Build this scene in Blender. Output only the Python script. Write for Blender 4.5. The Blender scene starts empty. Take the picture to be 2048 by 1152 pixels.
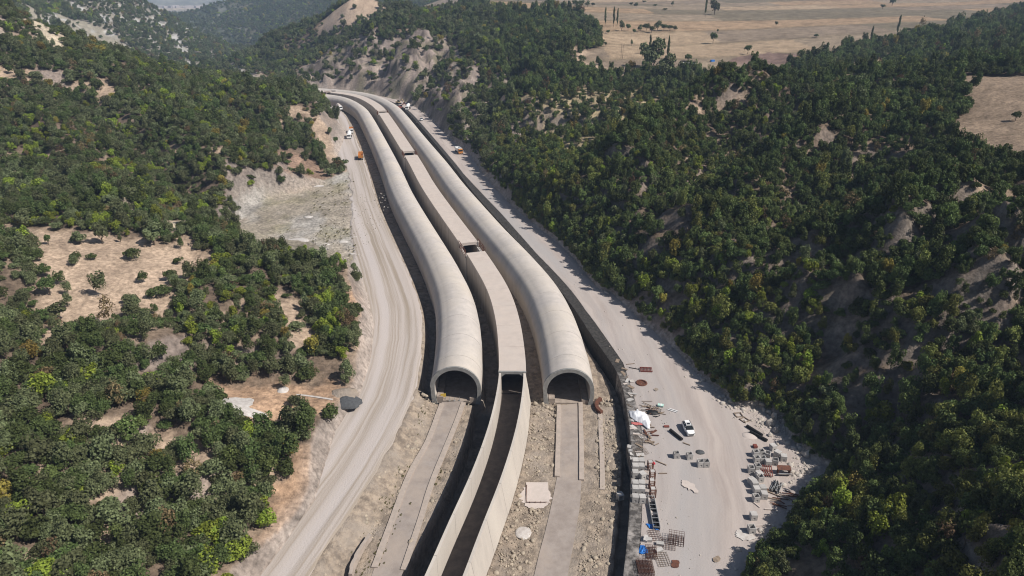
import bpy, math, random
import numpy as np
from mathutils import Vector, Matrix, Euler
sc = bpy.context.scene
COL = sc.collection
rnd = random.Random(7)
rng = np.random.default_rng(11)
R = math.radians
# ---------------- camera ----------------
cam = bpy.data.objects.new('camera', bpy.data.cameras.new('camera'))
cam.data.sensor_width = 36.0; cam.data.lens = 23.99; cam.data.clip_start = 1.0; cam.data.clip_end = 30000
cam.location = (0, 0, 90); cam.rotation_euler = (R(90-24.6), 0, 0)
COL.objects.link(cam); sc.camera = cam
# ---------------- sky, sun, exposure ----------------
SUN_EL, SUN_AZ = 48.0, -21.0           # azimuth measured from +X towards +Y
sd = Vector((math.cos(R(SUN_EL))*math.cos(R(SUN_AZ)), math.cos(R(SUN_EL))*math.sin(R(SUN_AZ)), math.sin(R(SUN_EL))))
w = bpy.data.worlds.new('World'); sc.world = w; w.use_nodes = True
nt = w.node_tree; sky = nt.nodes.new('ShaderNodeTexSky'); sky.sky_type = 'NISHITA'; sky.sun_disc = False
sky.sun_elevation = R(SUN_EL); sky.sun_rotation = R(90)-R(SUN_AZ)
nt.nodes['Background'].inputs['Strength'].default_value = .055
nt.links.new(sky.outputs[0], nt.nodes['Background'].inputs[0])
sl = bpy.data.lights.new('sun', 'SUN'); sl.energy = 5.0; sl.angle = R(.53); sl.color = (1, .95, .88)
so = bpy.data.objects.new('sun', sl); so.rotation_euler = sd.to_track_quat('Z', 'Y').to_euler(); so.location = (60, -20, 200)
COL.objects.link(so)
sc.view_settings.view_transform = 'Standard'; sc.view_settings.look = 'None'
sc.view_settings.exposure = 0.27; sc.view_settings.gamma = 1; sc.view_settings.use_curve_mapping = False
sc.cycles.filter_width = 1.1; sc.cycles.max_bounces = 5; sc.cycles.diffuse_bounces = 2; sc.cycles.volume_bounces = 0; sc.cycles.transparent_max_bounces = 4
# ---------------- surveyed layout (metres) ----------------
HAZE = 0.00015
CTRL = [[-73.6,72.0,11.5],[-55.0,76.0,7.1],[-68.1,88.0,11.2],[-82.7,86.0,13.0],[-55.1,94.0,5.8],[-43.6,98.0,2.2],[-93.6,103.0,15.3],[-76.0,104.0,14.6],[-60.3,109.0,11.0],[-49.3,118.0,6.9],[-48.0,130.0,2.6],[-63.5,127.0,4.6],[-79.6,128.0,9.2],[-55.4,158.0,7.0],[-73.5,155.0,8.6],[-95.9,150.0,11.2],[-118.4,140.0,16.5],[-46.4,170.0,5.4],[-48.7,188.0,7.4],[-66.4,198.0,9.0],[-83.9,203.0,8.7],[-94.5,175.0,12.3],[-117.7,168.0,15.5],[-131.3,160.0,19.0],[-115.5,190.0,15.5],[-143.2,178.0,20.2],[-109.8,210.0,14.6],[-143.3,200.0,18.2],[-167.3,212.0,17.4],[-136.5,215.0,16.3],[-105.2,222.0,13.0],[-187.0,240.0,15.5],[-153.6,245.0,13.9],[-134.4,262.0,8.6],[-219.0,290.0,22.1],[-179.3,295.0,21.0],[-142.7,310.0,17.5],[-113.6,325.0,14.0],[-103.4,375.0,2.3],[-100.4,318.0,8.4],[-97.7,322.0,0.0],[-252.8,345.0,34.1],[-209.3,355.0,32.5],[-169.7,380.0,28.5],[-135.7,400.0,25.2],[-112.3,405.0,15.8],[-124.5,432.0,23.0],[-138.7,460.0,21.9],[-211.8,480.0,25.5],[-258.7,450.0,43.5],[-279.4,440.0,59.5],[-298.3,430.0,73.9],[-396.1,950.0,-21.5],[-456.4,900.0,-11.4],[-541.5,950.0,10.0],[-627.5,1000.0,47.4],[-683.3,1400.0,44.4],[-649.5,1450.0,15.4],[-577.0,1400.0,-10.7],[-486.6,1300.0,-25.5],[-425.5,1100.0,-25.9],[-965.6,1500.0,81.9],[-819.5,1450.0,73.3],[-749.2,2300.0,38.0],[-811.8,2200.0,19.8],[-916.1,2100.0,-16.6],[-639.6,1600.0,-69.0],[-566.5,2000.0,24.9],[-492.3,1700.0,-3.9],[-773.0,1900.0,-27.1],[-377.4,1000.0,-0.8],[-374.7,900.0,-12.6],[-302.8,950.0,25.4],[-229.2,900.0,46.0],[-192.5,880.0,63.6],[-266.5,750.0,-5.6],[-225.2,760.0,8.4],[-206.9,690.0,-2.7],[-149.6,655.0,6.5],[-170.1,760.0,28.4],[-99.6,640.0,29.8],[-115.9,760.0,52.8],[-77.0,560.0,10.9],[-50.3,580.0,27.7],[-58.6,690.0,47.5],[-72.5,500.0,4.8],[-42.5,850.0,64.5],[-9.3,560.0,37.3],[-7.4,430.0,20.4],[-21.8,405.0,7.1],[22.3,410.0,23.6],[46.4,530.0,40.1],[41.3,800.0,55.9],[114.7,600.0,37.5],[235.4,590.0,38.4],[391.1,650.0,45.8],[275.5,850.0,48.4],[214.3,1150.0,55.4],[680.3,1150.0,55.4],[73.7,370.0,22.3],[141.2,470.0,30.1],[44.1,345.0,21.9],[112.2,330.0,37.7],[157.5,330.0,46.8],[185.7,300.0,50.1],[209.8,290.0,51.4],[31.5,235.0,17.0],[14.2,245.0,13.9],[47.9,228.0,19.2],[40.1,185.0,17.5],[26.3,190.0,15.5],[74.9,270.0,26.8],[104.1,245.0,32.7],[89.8,205.0,26.3],[128.8,225.0,37.4],[166.6,235.0,43.6],[135.2,185.0,39.7],[96.0,160.0,33.9],[71.5,158.0,28.0],[56.2,168.0,24.1],[45.2,148.0,19.1],[58.5,137.0,24.3],[71.9,122.0,31.5],[93.6,120.0,37.8],[78.6,92.0,37.3],[70.8,102.0,31.6],[59.5,113.0,25.3],[52.0,130.0,15.6],[53.9,118.0,11.9],[60.1,102.0,21.4],[68.7,90.0,29.5],[68.0,74.0,32.3],[61.7,88.0,21.4],[57.3,92.0,13.0],[59.4,75.0,18.2],[52.4,80.0,10.4],[61.6,62.0,26.7],[47.5,76.0,7.3],[-219.0,600.0,8.0],[-219.0,680.0,-5.0],[-330.0,560.0,30.0],[-330.0,700.0,-2.0],[-450.0,620.0,20.0],[-450.0,430.0,95.0],[-300.0,200.0,40.0],[-250.0,120.0,45.0],[-140.0,50.0,26.0],[-90.0,40.0,16.0],[-60.0,0.0,14.0],[-200.0,-50.0,50.0],[150.0,50.0,46.0],[90.0,30.0,30.0],[60.0,0.0,14.0],[200.0,-50.0,60.0],[250.0,150.0,60.0],[330.0,300.0,60.0],[0.0,-100.0,0.0],[0.0,-400.0,60.0],[200.0,470.0,34.0],[330.0,430.0,44.0],[450.0,500.0,50.0],[150.0,430.0,27.0],[-130.0,800.0,0.0],[-260.0,820.0,-8.0],[-400.0,900.0,-16.0],[-300.0,1000.0,-20.0],[-200.0,1250.0,0.0],[0.0,1250.0,50.0],[-350.0,1300.0,-35.0],[-600.0,900.0,60.0],[-900.0,1200.0,160.0],[-1000.0,1500.0,95.0],[-820.0,1750.0,-10.0],[-700.0,1750.0,-40.0],[-560.0,1450.0,-45.0],[-1500.0,1500.0,250.0],[0.0,1600.0,110.0],[500.0,1700.0,110.0],[1000.0,1600.0,120.0],[1500.0,1200.0,110.0],[1500.0,600.0,90.0],[0.0,2600.0,200.0],[1500.0,3000.0,260.0],[-300.0,2600.0,90.0],[-500.0,3200.0,60.0],[200.0,3500.0,240.0],[-1450.0,3000.0,-92.0],[-1180.0,2600.0,-75.0],[-1000.0,2350.0,-50.0],[-1300.0,4000.0,-97.0],[-2000.0,5000.0,-98.0],[-3000.0,4500.0,-95.0],[-2500.0,3500.0,-80.0],[-3500.0,2500.0,120.0],[-1500.0,5600.0,-98.0],[-2600.0,5900.0,-96.0],[-1900.0,6600.0,230.0],[-2900.0,6800.0,260.0],[-1000.0,6500.0,240.0],[-3900.0,6500.0,220.0],[-2300.0,8500.0,520.0],[0.0,8500.0,520.0],[-5000.0,8500.0,520.0],[4000.0,8500.0,520.0],[3000.0,5000.0,350.0],[-5000.0,3000.0,200.0],[0.0,5000.0,200.0]]
CORR = [(-60,20),(-48,50),(-43,70),(-41.54,82.53),(-39.37,90.42),(-37.18,100.46),(-37.82,110.59),(-38.33,122.28),(-35.87,135.92),(-36.3,152.05),(-39.09,171.4),(-44.77,191.37),(-51.93,211.11),(-59.51,245.15),(-68.79,289.79),(-78.9,331.28),(-86,352),(-96,372),(-100,400),(-104,430),(-113,453),(-130,500),(-150,522),(-180,533),(-220,538),(-340,528),(-341.78,596.79),(-219.49,611.44),(-159.62,605.69),(-120.88,588.86),(-88.79,556.05),(-72.11,523.57),(-60.01,490.15),(-60.01,490.15),(-44.99,439.84),(-34.92,405.16),(-30.48,389.78),(-24.75,381.02),(-12.09,323.58),(-0.26,282.54),(8.78,258.43),(17.21,236.58),(21.69,221.37),(27.08,196.58),(31.29,192.46),(34.87,180.61),(43.87,155.37),(45.95,145.73),(49.32,138.06),(50.87,130.8),(56.35,130.4),(59.39,124.84),(59.07,120.33),(60.69,112.95),(64.12,109.21),(56.78,101.83),(47.84,92.8),(37.58,82.53),(33,70),(26,50),(18,20)]
MEADOW = [(-100.28,234.52),(-82.91,227.05),(-65.07,219.98),(-51.33,208.99),(-67.47,289.79),(-79.4,340.86),(-89.22,316.92),(-97.84,305.23),(-108.65,295.8),(-114.67,281.18),(-109.11,256.62)]
PATCH = [('soil','tan',0.07,0.8,[(-161.0,204.0),(-141.1,197.6),(-111.4,197.7),(-88.5,193.1),(-84.1,178.4),(-93.0,172.7),(-84.0,149.2),(-98.9,157.4),(-97.7,141.8),(-105.8,143.7),(-101.8,130.1),(-119.6,152.7),(-123.6,164.5),(-137.6,182.8),(-147.3,184.9)]),('soil','tan',0.03,0,[(-83.0,104.9),(-74.9,108.0),(-67.5,108.8),(-57.9,106.1),(-54.6,102.2),(-58.0,101.8),(-65.1,103.5),(-67.7,101.2),(-66.2,94.8),(-68.5,96.7),(-70.9,103.5),(-79.3,101.5)]),('soil','tan',0.03,0,[(-69.5,90.9),(-65.0,91.7),(-63.7,87.6),(-65.9,84.7)]),('soil','tan',0.03,0,[(-55.9,96.8),(-53.2,100.2),(-52.8,95.8),(-53.3,90.6)]),('soil','tan',0.05,0,[(-75.5,75.3),(-72.0,76.2),(-67.8,73.5),(-72.6,70.7)]),('soil','ochre',0.03,0.5,[(-67.1,131.3),(-54.7,137.6),(-37.9,135.4),(-35.8,146.4),(-36.9,132.8),(-39.7,121.3),(-49.2,119.5),(-60.2,115.4)]),('soil','ochre',0.02,0.3,[(-39.6,114.9),(-42.7,104.5),(-44.9,100.6),(-42.9,87.8),(-42.1,82.1),(-40.8,85.1),(-38.5,95.1),(-36.8,106.4)]),('soil','ochre',0.06,0.2,[(-49.9,186.2),(-43.8,192.0),(-35.7,157.7),(-36.9,144.3),(-42.3,164.6),(-47.5,175.2)]),('soil','tan',0.1,0,[(-66.5,173.8),(-59.3,172.2),(-48.3,152.0),(-53.8,147.8),(-62.8,163.3)]),('soil','cream',0,0,[(-113.7,209.7),(-121.1,247.6),(-108.7,225.0),(-106.0,200.9)]),('soil','cream',0,0,[(-132.3,222.1),(-129.6,224.4),(-121.5,217.7),(-126.3,218.0)]),('soil','tan',0.15,0,[(-266.9,370.9),(-255.1,375.9),(-224.2,384.4),(-212.4,377.3),(-207.3,365.2),(-234.7,377.3),(-253.8,364.5),(-262.3,362.6)]),('soil','cream',0.04,0,[(-597.4,965.0),(-584.9,1001.3),(-516.0,960.2),(-491.3,899.9),(-522.6,894.3),(-554.6,899.4)]),('soil','cream',0.08,0,[(-586.3,900.3),(-274.2,437.0),(-266.0,431.6),(-266.8,420.7),(-284.3,434.5)]),('soil','cream',0.05,0,[(-287.9,409.5),(-281.6,408.6),(-282.2,399.2)]),('soil','brown',0.15,0,[(-115.7,345.5),(-103.0,342.9),(-83.8,335.7),(-77.5,323.2),(-90.6,312.9),(-108.3,294.5),(-111.7,288.3),(-105.7,303.1)]),('soil','tan',0.04,0.5,[(-111.3,394.1),(-105.0,428.5),(-84.9,352.1),(-93.0,347.9),(-106.6,377.5)]),('soil','tan',0.03,0.3,[(-231.1,878.7),(-170.3,887.8),(-271.8,1600.0),(-153.5,873.3),(-187.8,847.0),(-220.6,858.4)]),('rock','rocky',0.15,0,[(-188.2,611.3),(-214.2,718.8),(-171.2,740.8),(-124.5,681.1),(-89.3,669.3),(-55.4,644.1),(-26.8,514.0),(-29.1,429.3),(-44.8,426.1),(-71.1,508.9),(-104.5,552.8),(-165.6,606.5)]),('soil','field',0,1,[(-18.4,798.2),(18.5,756.4),(64.4,750.9),(77.3,679.7),(70.2,559.0),(47.6,501.4),(80.7,465.7),(100.8,467.4),(114.0,467.7),(133.2,454.3),(107.8,322.3),(193.8,497.0),(244.3,534.5),(299.0,610.9),(315.0,594.4),(367.9,639.2),(502.9,763.4),(577.9,832.0),(1290.7,1500.0),(1189.5,1500.0),(380.3,1500.0),(6.1,1500.0),(-226.6,1500.0)]),('soil','tan',0.12,0.4,[(45.6,520.8),(79.0,524.6),(90.6,484.5),(70.6,463.5),(44.0,479.5)]),('soil','tan',0.05,0.2,[(75.3,298.2),(99.8,306.9),(105.0,305.7),(80.7,297.4)]),('soil','tan',0.05,0.2,[(58.7,374.3),(56.1,291.2),(56.5,282.1),(60.2,366.0)]),('soil','field2',0,0.8,[(196.4,312.4),(216.2,299.1),(255.9,308.7),(157.2,180.7),(144.7,191.7),(138.0,193.2),(144.1,223.6),(153.2,240.2),(172.8,263.6)]),('soil','tan',0.1,0.3,[(220.0,477.4),(299.7,555.9),(293.4,522.0),(253.9,492.6),(157.0,329.7)]),('rock','rocky',0.45,0,[(-38.0,418.8),(-21.6,436.4),(-8.9,526.9),(-0.7,525.4),(-12.1,431.7),(-14.4,402.9),(-26.7,386.0)]),('rock','rocky',0.45,0,[(-4.2,410.8),(19.1,400.9),(21.4,385.2),(4.4,376.0)]),('rock','rocky',0.55,0,[(85.5,154.2),(91.5,153.2),(107.8,162.1),(108.8,161.1),(94.5,151.3),(86.0,147.8),(79.6,142.3),(75.4,139.6),(67.8,141.5),(73.1,146.0),(78.4,147.4)]),('rock','rocky',0.5,0,[(80.7,126.2),(90.2,129.7),(90.4,126.2),(88.7,121.1),(81.1,111.7),(80.6,117.9),(84.0,122.5)]),('soil','dry',0.3,0,[(111.5,163.0),(120.9,165.7),(119.4,152.3),(111.3,138.6),(112.4,156.6)]),('rock','rocky',0.6,0,[(49.1,164.1),(56.8,154.5),(59.1,141.7),(51.9,143.8),(48.5,154.6)]),('rock','rocky',0.5,0,[(49.8,139.0),(55.0,134.5),(63.9,116.4),(69.8,117.2),(70.2,112.8),(63.2,110.4),(59.5,125.5)]),('soil','dry',0.5,0,[(4.8,420.4),(38.5,429.9),(85.1,433.3),(66.8,292.1),(41.0,257.3),(18.4,329.1)]),('soil','tan',0.1,0,[(-296.6,787.9),(-260.1,746.9),(-167.6,508.7),(-178.9,500.6)]),('soil','cream',0,0.5,[(-446.2,981.8),(-422.8,979.3),(-357.9,815.5),(-395.8,874.9)]),('soil','grass',0,1,[(-85.7,200.5),(-74.0,202.6),(-58.6,198.0),(-51.1,208.1),(-67.7,290.8),(-79.7,342.0),(-89.1,316.6),(-97.8,305.1),(-108.5,295.4),(-114.5,280.9),(-109.1,256.6)])]
RELIEF = [(-12,11,[(66.2,108.9),(73.3,111.9),(80.2,110.2),(94.2,119.7),(103.5,123.5),(111.7,127.1)]),(-6,8,[(54.5,137.3),(62.8,138.9),(75.2,138.7),(82.0,137.7),(92.4,144.1)]),(-6,9,[(37.0,186.6),(50.4,177.1),(64.8,173.9),(96.1,205.0),(123.3,225.1)]),(7,7,[(49.2,158.5),(68.4,144.2),(79.9,143.2),(96.9,162.0),(112.3,168.5)]),(9,8,[(61.3,125.2),(71.7,123.3),(82.4,114.8),(88.4,122.2),(89.8,128.7),(106.6,140.0)]),(13,17,[(20.7,227.3),(32.1,240.1),(57.6,293.4),(85.8,316.5),(110.8,325.7)]),(-10,18,[(-3.5,341.2),(21.2,384.8),(46.5,363.4),(64.1,332.6),(90.5,399.7)]),(8,10,[(75.0,216.2),(104.3,245.6),(133.2,272.9)]),(-8,10,[(46.4,219.8),(75.9,256.8),(106.9,278.9),(120.4,290.3)]),(7,9,[(-129.3,557.6),(-141.1,662.0),(-129.7,715.2)]),(-7,8,[(-111.3,557.6),(-108.8,597.5),(-105.2,681.8)]),(6,9,[(-89.8,534.4),(-85.6,582.5),(-83.2,696.4)]),(-7,9,[(-68.1,514.7),(-61.9,570.0),(-55.1,642.8)]),(6,10,[(-46.3,441.2),(-33.6,502.9),(-18.5,606.3)]),(-6,9,[(-26.9,389.9),(-12.1,432.2),(6.1,544.4)]),(6,9,[(-133.4,225.1),(-182.0,279.7),(-220.9,323.2)]),(-6,10,[(-123.2,259.5),(-160.3,300.2),(-204.7,345.1),(-240.4,376.1)]),(5,10,[(-116.4,281.3),(-136.2,305.8),(-179.7,359.7)]),(-5,9,[(-99.4,314.0),(-129.5,358.7),(-160.7,390.1)]),(-4,6,[(-48.0,117.0),(-54.7,106.6),(-67.9,105.3)]),(4,8,[(-60.1,147.6),(-75.8,145.5),(-85.0,129.7)]),(-4,7,[(-39.2,98.5),(-51.3,95.8),(-59.5,91.2)])]
MASTER = [[-33.08,18.67],[-31.4,22.3],[-29.73,25.94],[-28.06,29.57],[-26.41,33.22],[-24.79,36.87],[-23.23,40.56],[-21.72,44.26],[-20.26,47.99],[-18.86,51.73],[-17.51,55.5],[-16.2,59.28],[-14.94,63.07],[-13.74,66.89],[-12.59,70.72],[-11.52,74.57],[-10.51,78.44],[-9.57,82.33],[-8.66,86.23],[-7.72,90.11],[-6.74,93.99],[-5.75,97.87],[-4.82,101.76],[-3.97,105.67],[-3.19,109.59],[-2.47,113.53],[-1.83,117.47],[-1.29,121.44],[-0.83,125.41],[-0.45,129.39],[-0.15,133.38],[0.05,137.38],[0.11,141.38],[0.05,145.38],[-0.09,149.37],[-0.28,153.37],[-0.5,157.36],[-0.78,161.35],[-1.14,165.34],[-1.57,169.31],[-2.07,173.28],[-2.64,177.24],[-3.3,181.19],[-4.05,185.11],[-4.91,189.02],[-5.85,192.91],[-6.86,196.78],[-7.92,200.64],[-8.99,204.49],[-10.08,208.34],[-11.19,212.18],[-12.34,216.01],[-13.52,219.84],[-14.71,223.65],[-15.91,227.47],[-17.12,231.28],[-18.33,235.09],[-19.54,238.91],[-20.76,242.72],[-21.97,246.53],[-23.18,250.34],[-24.38,254.16],[-25.59,257.97],[-26.79,261.79],[-27.99,265.6],[-29.18,269.42],[-30.36,273.24],[-31.54,277.06],[-32.71,280.89],[-33.87,284.72],[-35.02,288.55],[-36.15,292.39],[-37.26,296.23],[-38.35,300.08],[-39.42,303.93],[-40.48,307.79],[-41.51,311.65],[-42.54,315.52],[-43.56,319.39],[-44.58,323.25],[-45.6,327.12],[-46.63,330.99],[-47.67,334.85],[-48.72,338.71],[-49.78,342.57],[-50.85,346.42],[-51.94,350.27],[-53.02,354.12],[-54.12,357.97],[-55.22,361.81],[-56.32,365.66],[-57.42,369.5],[-58.53,373.35],[-59.63,377.19],[-60.74,381.04],[-61.85,384.88],[-62.96,388.72],[-64.07,392.57],[-65.18,396.41],[-66.29,400.25],[-67.4,404.09],[-68.51,407.93],[-69.63,411.78],[-70.75,415.62],[-71.86,419.46],[-72.98,423.3],[-74.1,427.14],[-75.22,430.98],[-76.35,434.82],[-77.47,438.66],[-78.6,442.49],[-79.73,446.33],[-80.86,450.17],[-81.99,454.0],[-83.13,457.84],[-84.27,461.67],[-85.42,465.5],[-86.58,469.33],[-87.74,473.16],[-88.91,476.99],[-90.09,480.81],[-91.28,484.62],[-92.5,488.44],[-93.74,492.24],[-95.03,496.02],[-96.39,499.78],[-97.83,503.52],[-99.35,507.22],[-100.94,510.89],[-102.57,514.54],[-104.24,518.17],[-105.96,521.79],[-107.73,525.37],[-109.57,528.93],[-111.47,532.45],[-113.44,535.93],[-115.5,539.35],[-117.68,542.71],[-120.0,545.97],[-122.49,549.1],[-125.15,552.08],[-128.0,554.89],[-131.02,557.51],[-134.21,559.93],[-137.55,562.13],[-140.99,564.16],[-144.5,566.09],[-148.02,567.98],[-151.58,569.81],[-155.21,571.48],[-158.95,572.89],[-162.78,574.04],[-166.67,574.99],[-170.58,575.83],[-174.51,576.59],[-178.44,577.29],[-182.39,577.93],[-186.35,578.51],[-190.32,579.01],[-194.3,579.42],[-198.28,579.74],[-202.28,579.97],[-206.28,580.1],[-210.28,580.13],[-214.27,580.08],[-218.27,579.96],[-222.27,579.77],[-226.26,579.52],[-230.25,579.22],[-234.24,578.89],[-238.22,578.52],[-242.2,578.13],[-246.18,577.72],[-250.16,577.3],[-254.13,576.86],[-258.11,576.42],[-262.08,575.96],[-266.05,575.49],[-270.02,575.01],[-273.99,574.51],[-277.96,573.99],[-281.92,573.46],[-285.89,572.92],[-289.85,572.38],[-293.81,571.82],[-297.77,571.26],[-301.73,570.7],[-305.69,570.13],[-309.65,569.56],[-313.61,568.99],[-317.57,568.42],[-321.53,567.85],[-325.49,567.28],[-329.45,566.72],[-333.41,566.16],[-337.37,565.6]]
WALLPTS = [[17.64,79.71],[18.3,82.53],[19.64,88.13],[20.82,93.53],[22.31,100.73],[23.82,109.06],[24.83,115.39],[25.59,122.28],[26.01,127.86],[26.39,134.87],[26.36,142.04],[25.97,147.15],[23.66,157.21],[22.27,162.65],[20.89,169.29],[17.13,186.38],[12.52,202.82]]
WALLRPTS = [[19.97,79.71],[20.77,82.53],[22.32,89.15],[24.44,99.39],[27.43,115.39],[28.83,127.86],[28.54,138.06],[28.48,150.55],[25.94,162.65],[24.82,168.11],[21.72,181.27],[17.26,199.66],[9.05,225.13],[-5.02,273.0],[-15.23,305.23],[-24.88,336.01]]
TRENCHPTS = [[16.15,82.37],[16.86,85.28],[18.75,93.44],[20.61,102.7],[22.18,109.46],[23.5,119.24],[24.12,128.24],[24.3,138.94],[23.83,147.1],[22.45,154.55],[20.92,161.36]]
OPENPTS = [[[-15.42,215.24],[-17.83,223.28]],[[-55.91,353.06],[-57.55,360.83]],[[-91.32,474.31],[-92.67,479.97]],[[-145.51,564.29],[-148.96,566.88]]]
YARD_EDGE = [(33,70),(37.58,82.53),(47.84,92.8),(56.78,101.83),(64.12,109.21),(60.69,112.95),(59.07,120.33),(59.39,124.84),(56.35,130.4),(50.87,130.8),(49.32,138.06),(45.95,145.73),(43.87,155.37),(34.87,180.61),(31.29,192.46),(27.08,196.58),(21.69,221.37),(17.21,236.58),(8.78,258.43),(-0.26,282.54)]
DARKFIELD = [(147.12,504.86),(171.41,539.14),(198.2,552.03),(213.22,540.93),(222.4,516.92),(200.38,496.64),(167.61,502.69)]
HEDGE = [(70.47,636.13,44.26),(78.46,648.27,44.22),(84.58,639.92,43.16),(99.66,662.17,44.09),(105.59,662.25,44.09),(109.5,652.08,42.69),(116.12,659.65,43.42),(122.42,664.5,43.5),(126.4,658.47,42.65),(134.39,671.97,43.41),(140.51,672.53,43.38),(146.06,672.57,43.37),(150.48,671.65,43.44),(39.44,831.59,58.78),(44.71,824.36,58.01),(59.69,847.08,58.2),(71.96,842.43,57.31),(78.31,836.6,56.49),(87.37,853.49,56.88),(94.27,858.31,56.7),(151.31,938.33,54.77),(151.27,899.48,54.54),(190.02,1064.1,54.04),(178.47,858.37,52.38),(213.07,979.64,53.22)]
# ---- terrain maths (plain numpy) ----
def vnoise(x, y, seed=0):
    xi = np.floor(x).astype(np.int64); yi = np.floor(y).astype(np.int64)
    fx = x - xi; fy = y - yi; fx = fx*fx*(3-2*fx); fy = fy*fy*(3-2*fy)
    def h(a, b):
        n = (a*374761393 + b*668265263 + seed*982451653) & 0xffffffff
        n = ((n ^ (n >> 13))*1274126177) & 0xffffffff
        return ((n ^ (n >> 16)) & 0xffff)/65535.0
    return (h(xi,yi)*(1-fx)+h(xi+1,yi)*fx)*(1-fy)+(h(xi,yi+1)*(1-fx)+h(xi+1,yi+1)*fx)*fy
def fbm(x, y, o=4, seed=0):
    r = 0*x; a = .5
    for i in range(o): r = r + a*(vnoise(x, y, seed+i)-.5); x = x*2.03+17.1; y = y*2.03-9.3; a *= .5
    return r*2
def sstep(a, b, x):
    t = np.clip((x-a)/(b-a), 0, 1); return t*t*(3-2*t)
def poly_dist(px, py, P, closed=True):
    P = np.asarray(P, float); n = len(P); d = np.full(px.shape, 1e9)
    for i in range(n if closed else n-1):
        a = P[i]; b = P[(i+1) % n]; e = b-a; L = max(e@e, 1e-9)
        t = np.clip(((px-a[0])*e[0]+(py-a[1])*e[1])/L, 0, 1)
        d = np.minimum(d, (px-a[0]-t*e[0])**2+(py-a[1]-t*e[1])**2)
    return np.sqrt(d)
def inside(px, py, P):
    P = np.asarray(P, float); n = len(P); r = np.zeros(px.shape, bool)
    for i in range(n):
        a = P[i]; b = P[(i+1) % n]
        if a[1] == b[1]: continue
        r ^= ((a[1] > py) != (b[1] > py)) & (px < (b[0]-a[0])*(py-a[1])/(b[1]-a[1])+a[0])
    return r
def sdist(px, py, P):
    d = poly_dist(px, py, P); return np.where(inside(px, py, P), -d, d)
def catmull(P, k):
    P = np.asarray(P, float); Q = np.vstack([2*P[0]-P[1], P, 2*P[-1]-P[-2]]); out = []
    for i in range(1, len(Q)-2):
        for j in range(k):
            t = j/k; a, b, c_, d = Q[i-1], Q[i], Q[i+1], Q[i+2]
            out.append(.5*((2*b)+(c_-a)*t+(2*a-5*b+4*c_-d)*t*t+(3*b-a-3*c_+d)*t**3))
    out.append(Q[-2]); return np.array(out)
def tsolve():
    C = np.array(CTRL, float); X = C[:, :2]; n = len(X)
    D = np.sqrt(((X[:, None]-X[None])**2).sum(-1)+KC**2)
    A = np.zeros((n+3, n+3)); A[:n, :n] = D; A[:n, n] = 1; A[:n, n+1:] = X/1000
    A[:n, :n] -= np.eye(n)*KS
    A[n, :n] = 1; A[n+1:, :n] = X.T/1000
    return X, np.linalg.solve(A, np.append(C[:, 2], [0, 0, 0]))
KC = 9.0; KS = 2.0
TX, TW = tsolve()
def height(x, y):
    x = np.asarray(x, float); y = np.asarray(y, float); n = len(TX)
    z = TW[n]+TW[n+1]*x/1000+TW[n+2]*y/1000
    for i in range(n): z = z+TW[i]*np.sqrt((x-TX[i, 0])**2+(y-TX[i, 1])**2+KC**2)
    d = np.minimum(sdist(x, y, CORR), sdist(x, y, MEADOW))
    far = sstep(500, 1500, y)
    am = sstep(2, 25, d)*(1-FLAT_(x, y))
    sc = 1+far*2.5
    r = fbm(x/(46*sc), y/(46*sc), 5, 3)
    rid = 1-2*np.abs(fbm((x+.4*y)/(70*sc), (y*.5)/(70*sc), 4, 11))
    z = z+am*sc*(6.5*r+5.0*(rid-.65))
    rk = ROCK_(x, y)
    rr_ = sstep(15, 45, x)*sstep(330, 230, y)*am
    z = z+rr_*(4.5*(.62-2*np.abs(fbm((y+.35*x)/30, x/85, 3, 15)))+1.6*(.5-2*np.abs(fbm((y+.2*x)/9, x/24, 3, 16))))
    z = z+rk*(1+sstep(250, 450, y))*(6.0*(.55-np.sqrt(np.abs(fbm((x+.3*y)/15, (y-.3*x)/55, 4, 5))+.01))+1.9*np.abs(fbm(x/4.2, y/7.5, 3, 6)))
    for am_, wd_, P in RELIEF:
        g_ = np.exp(-(poly_dist(x+3*fbm(x/12, y/12, 2, 61), y+3*fbm(x/12, y/12, 2, 62), P, False)/wd_)**2*1.3)
        z = z+am_*g_*sstep(1, 14, d)
    z = np.where((y < 640), np.maximum(z, .02*np.clip(d, 0, 200)), z)
    rs = sstep(-5, 15, x)*sstep(300, 200, y)
    lim = np.maximum(d, 0)*((1.15-.45*rs)+(.5-.1*rs)*fbm(x/9, y/9, 2, 8)) + .35*np.clip(d,0,6)
    w = sstep(0, 60, 60-(z-lim))
    z = np.where(d < 60, np.minimum(z, lim), z)
    z = z+sstep(1, 5, d)*(1-sstep(900, 1500, y))*.5*fbm(x/5, y/5, 3, 9)
    z = np.where(d < 0, -.3, z)
    return z
def FLAT_(x, y):
    r = 0*x
    for p in PATCH:
        if p[3] > 0: r = np.maximum(r, p[3]*sstep(12, -6, sdist(x, y, p[4])))
    return r
def ROCK_(x, y):
    r = 0*x
    for p in PATCH:
        if p[0] == 'rock': r = np.maximum(r, sstep(4, -6, sdist(x, y, p[4])))
    return r
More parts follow.
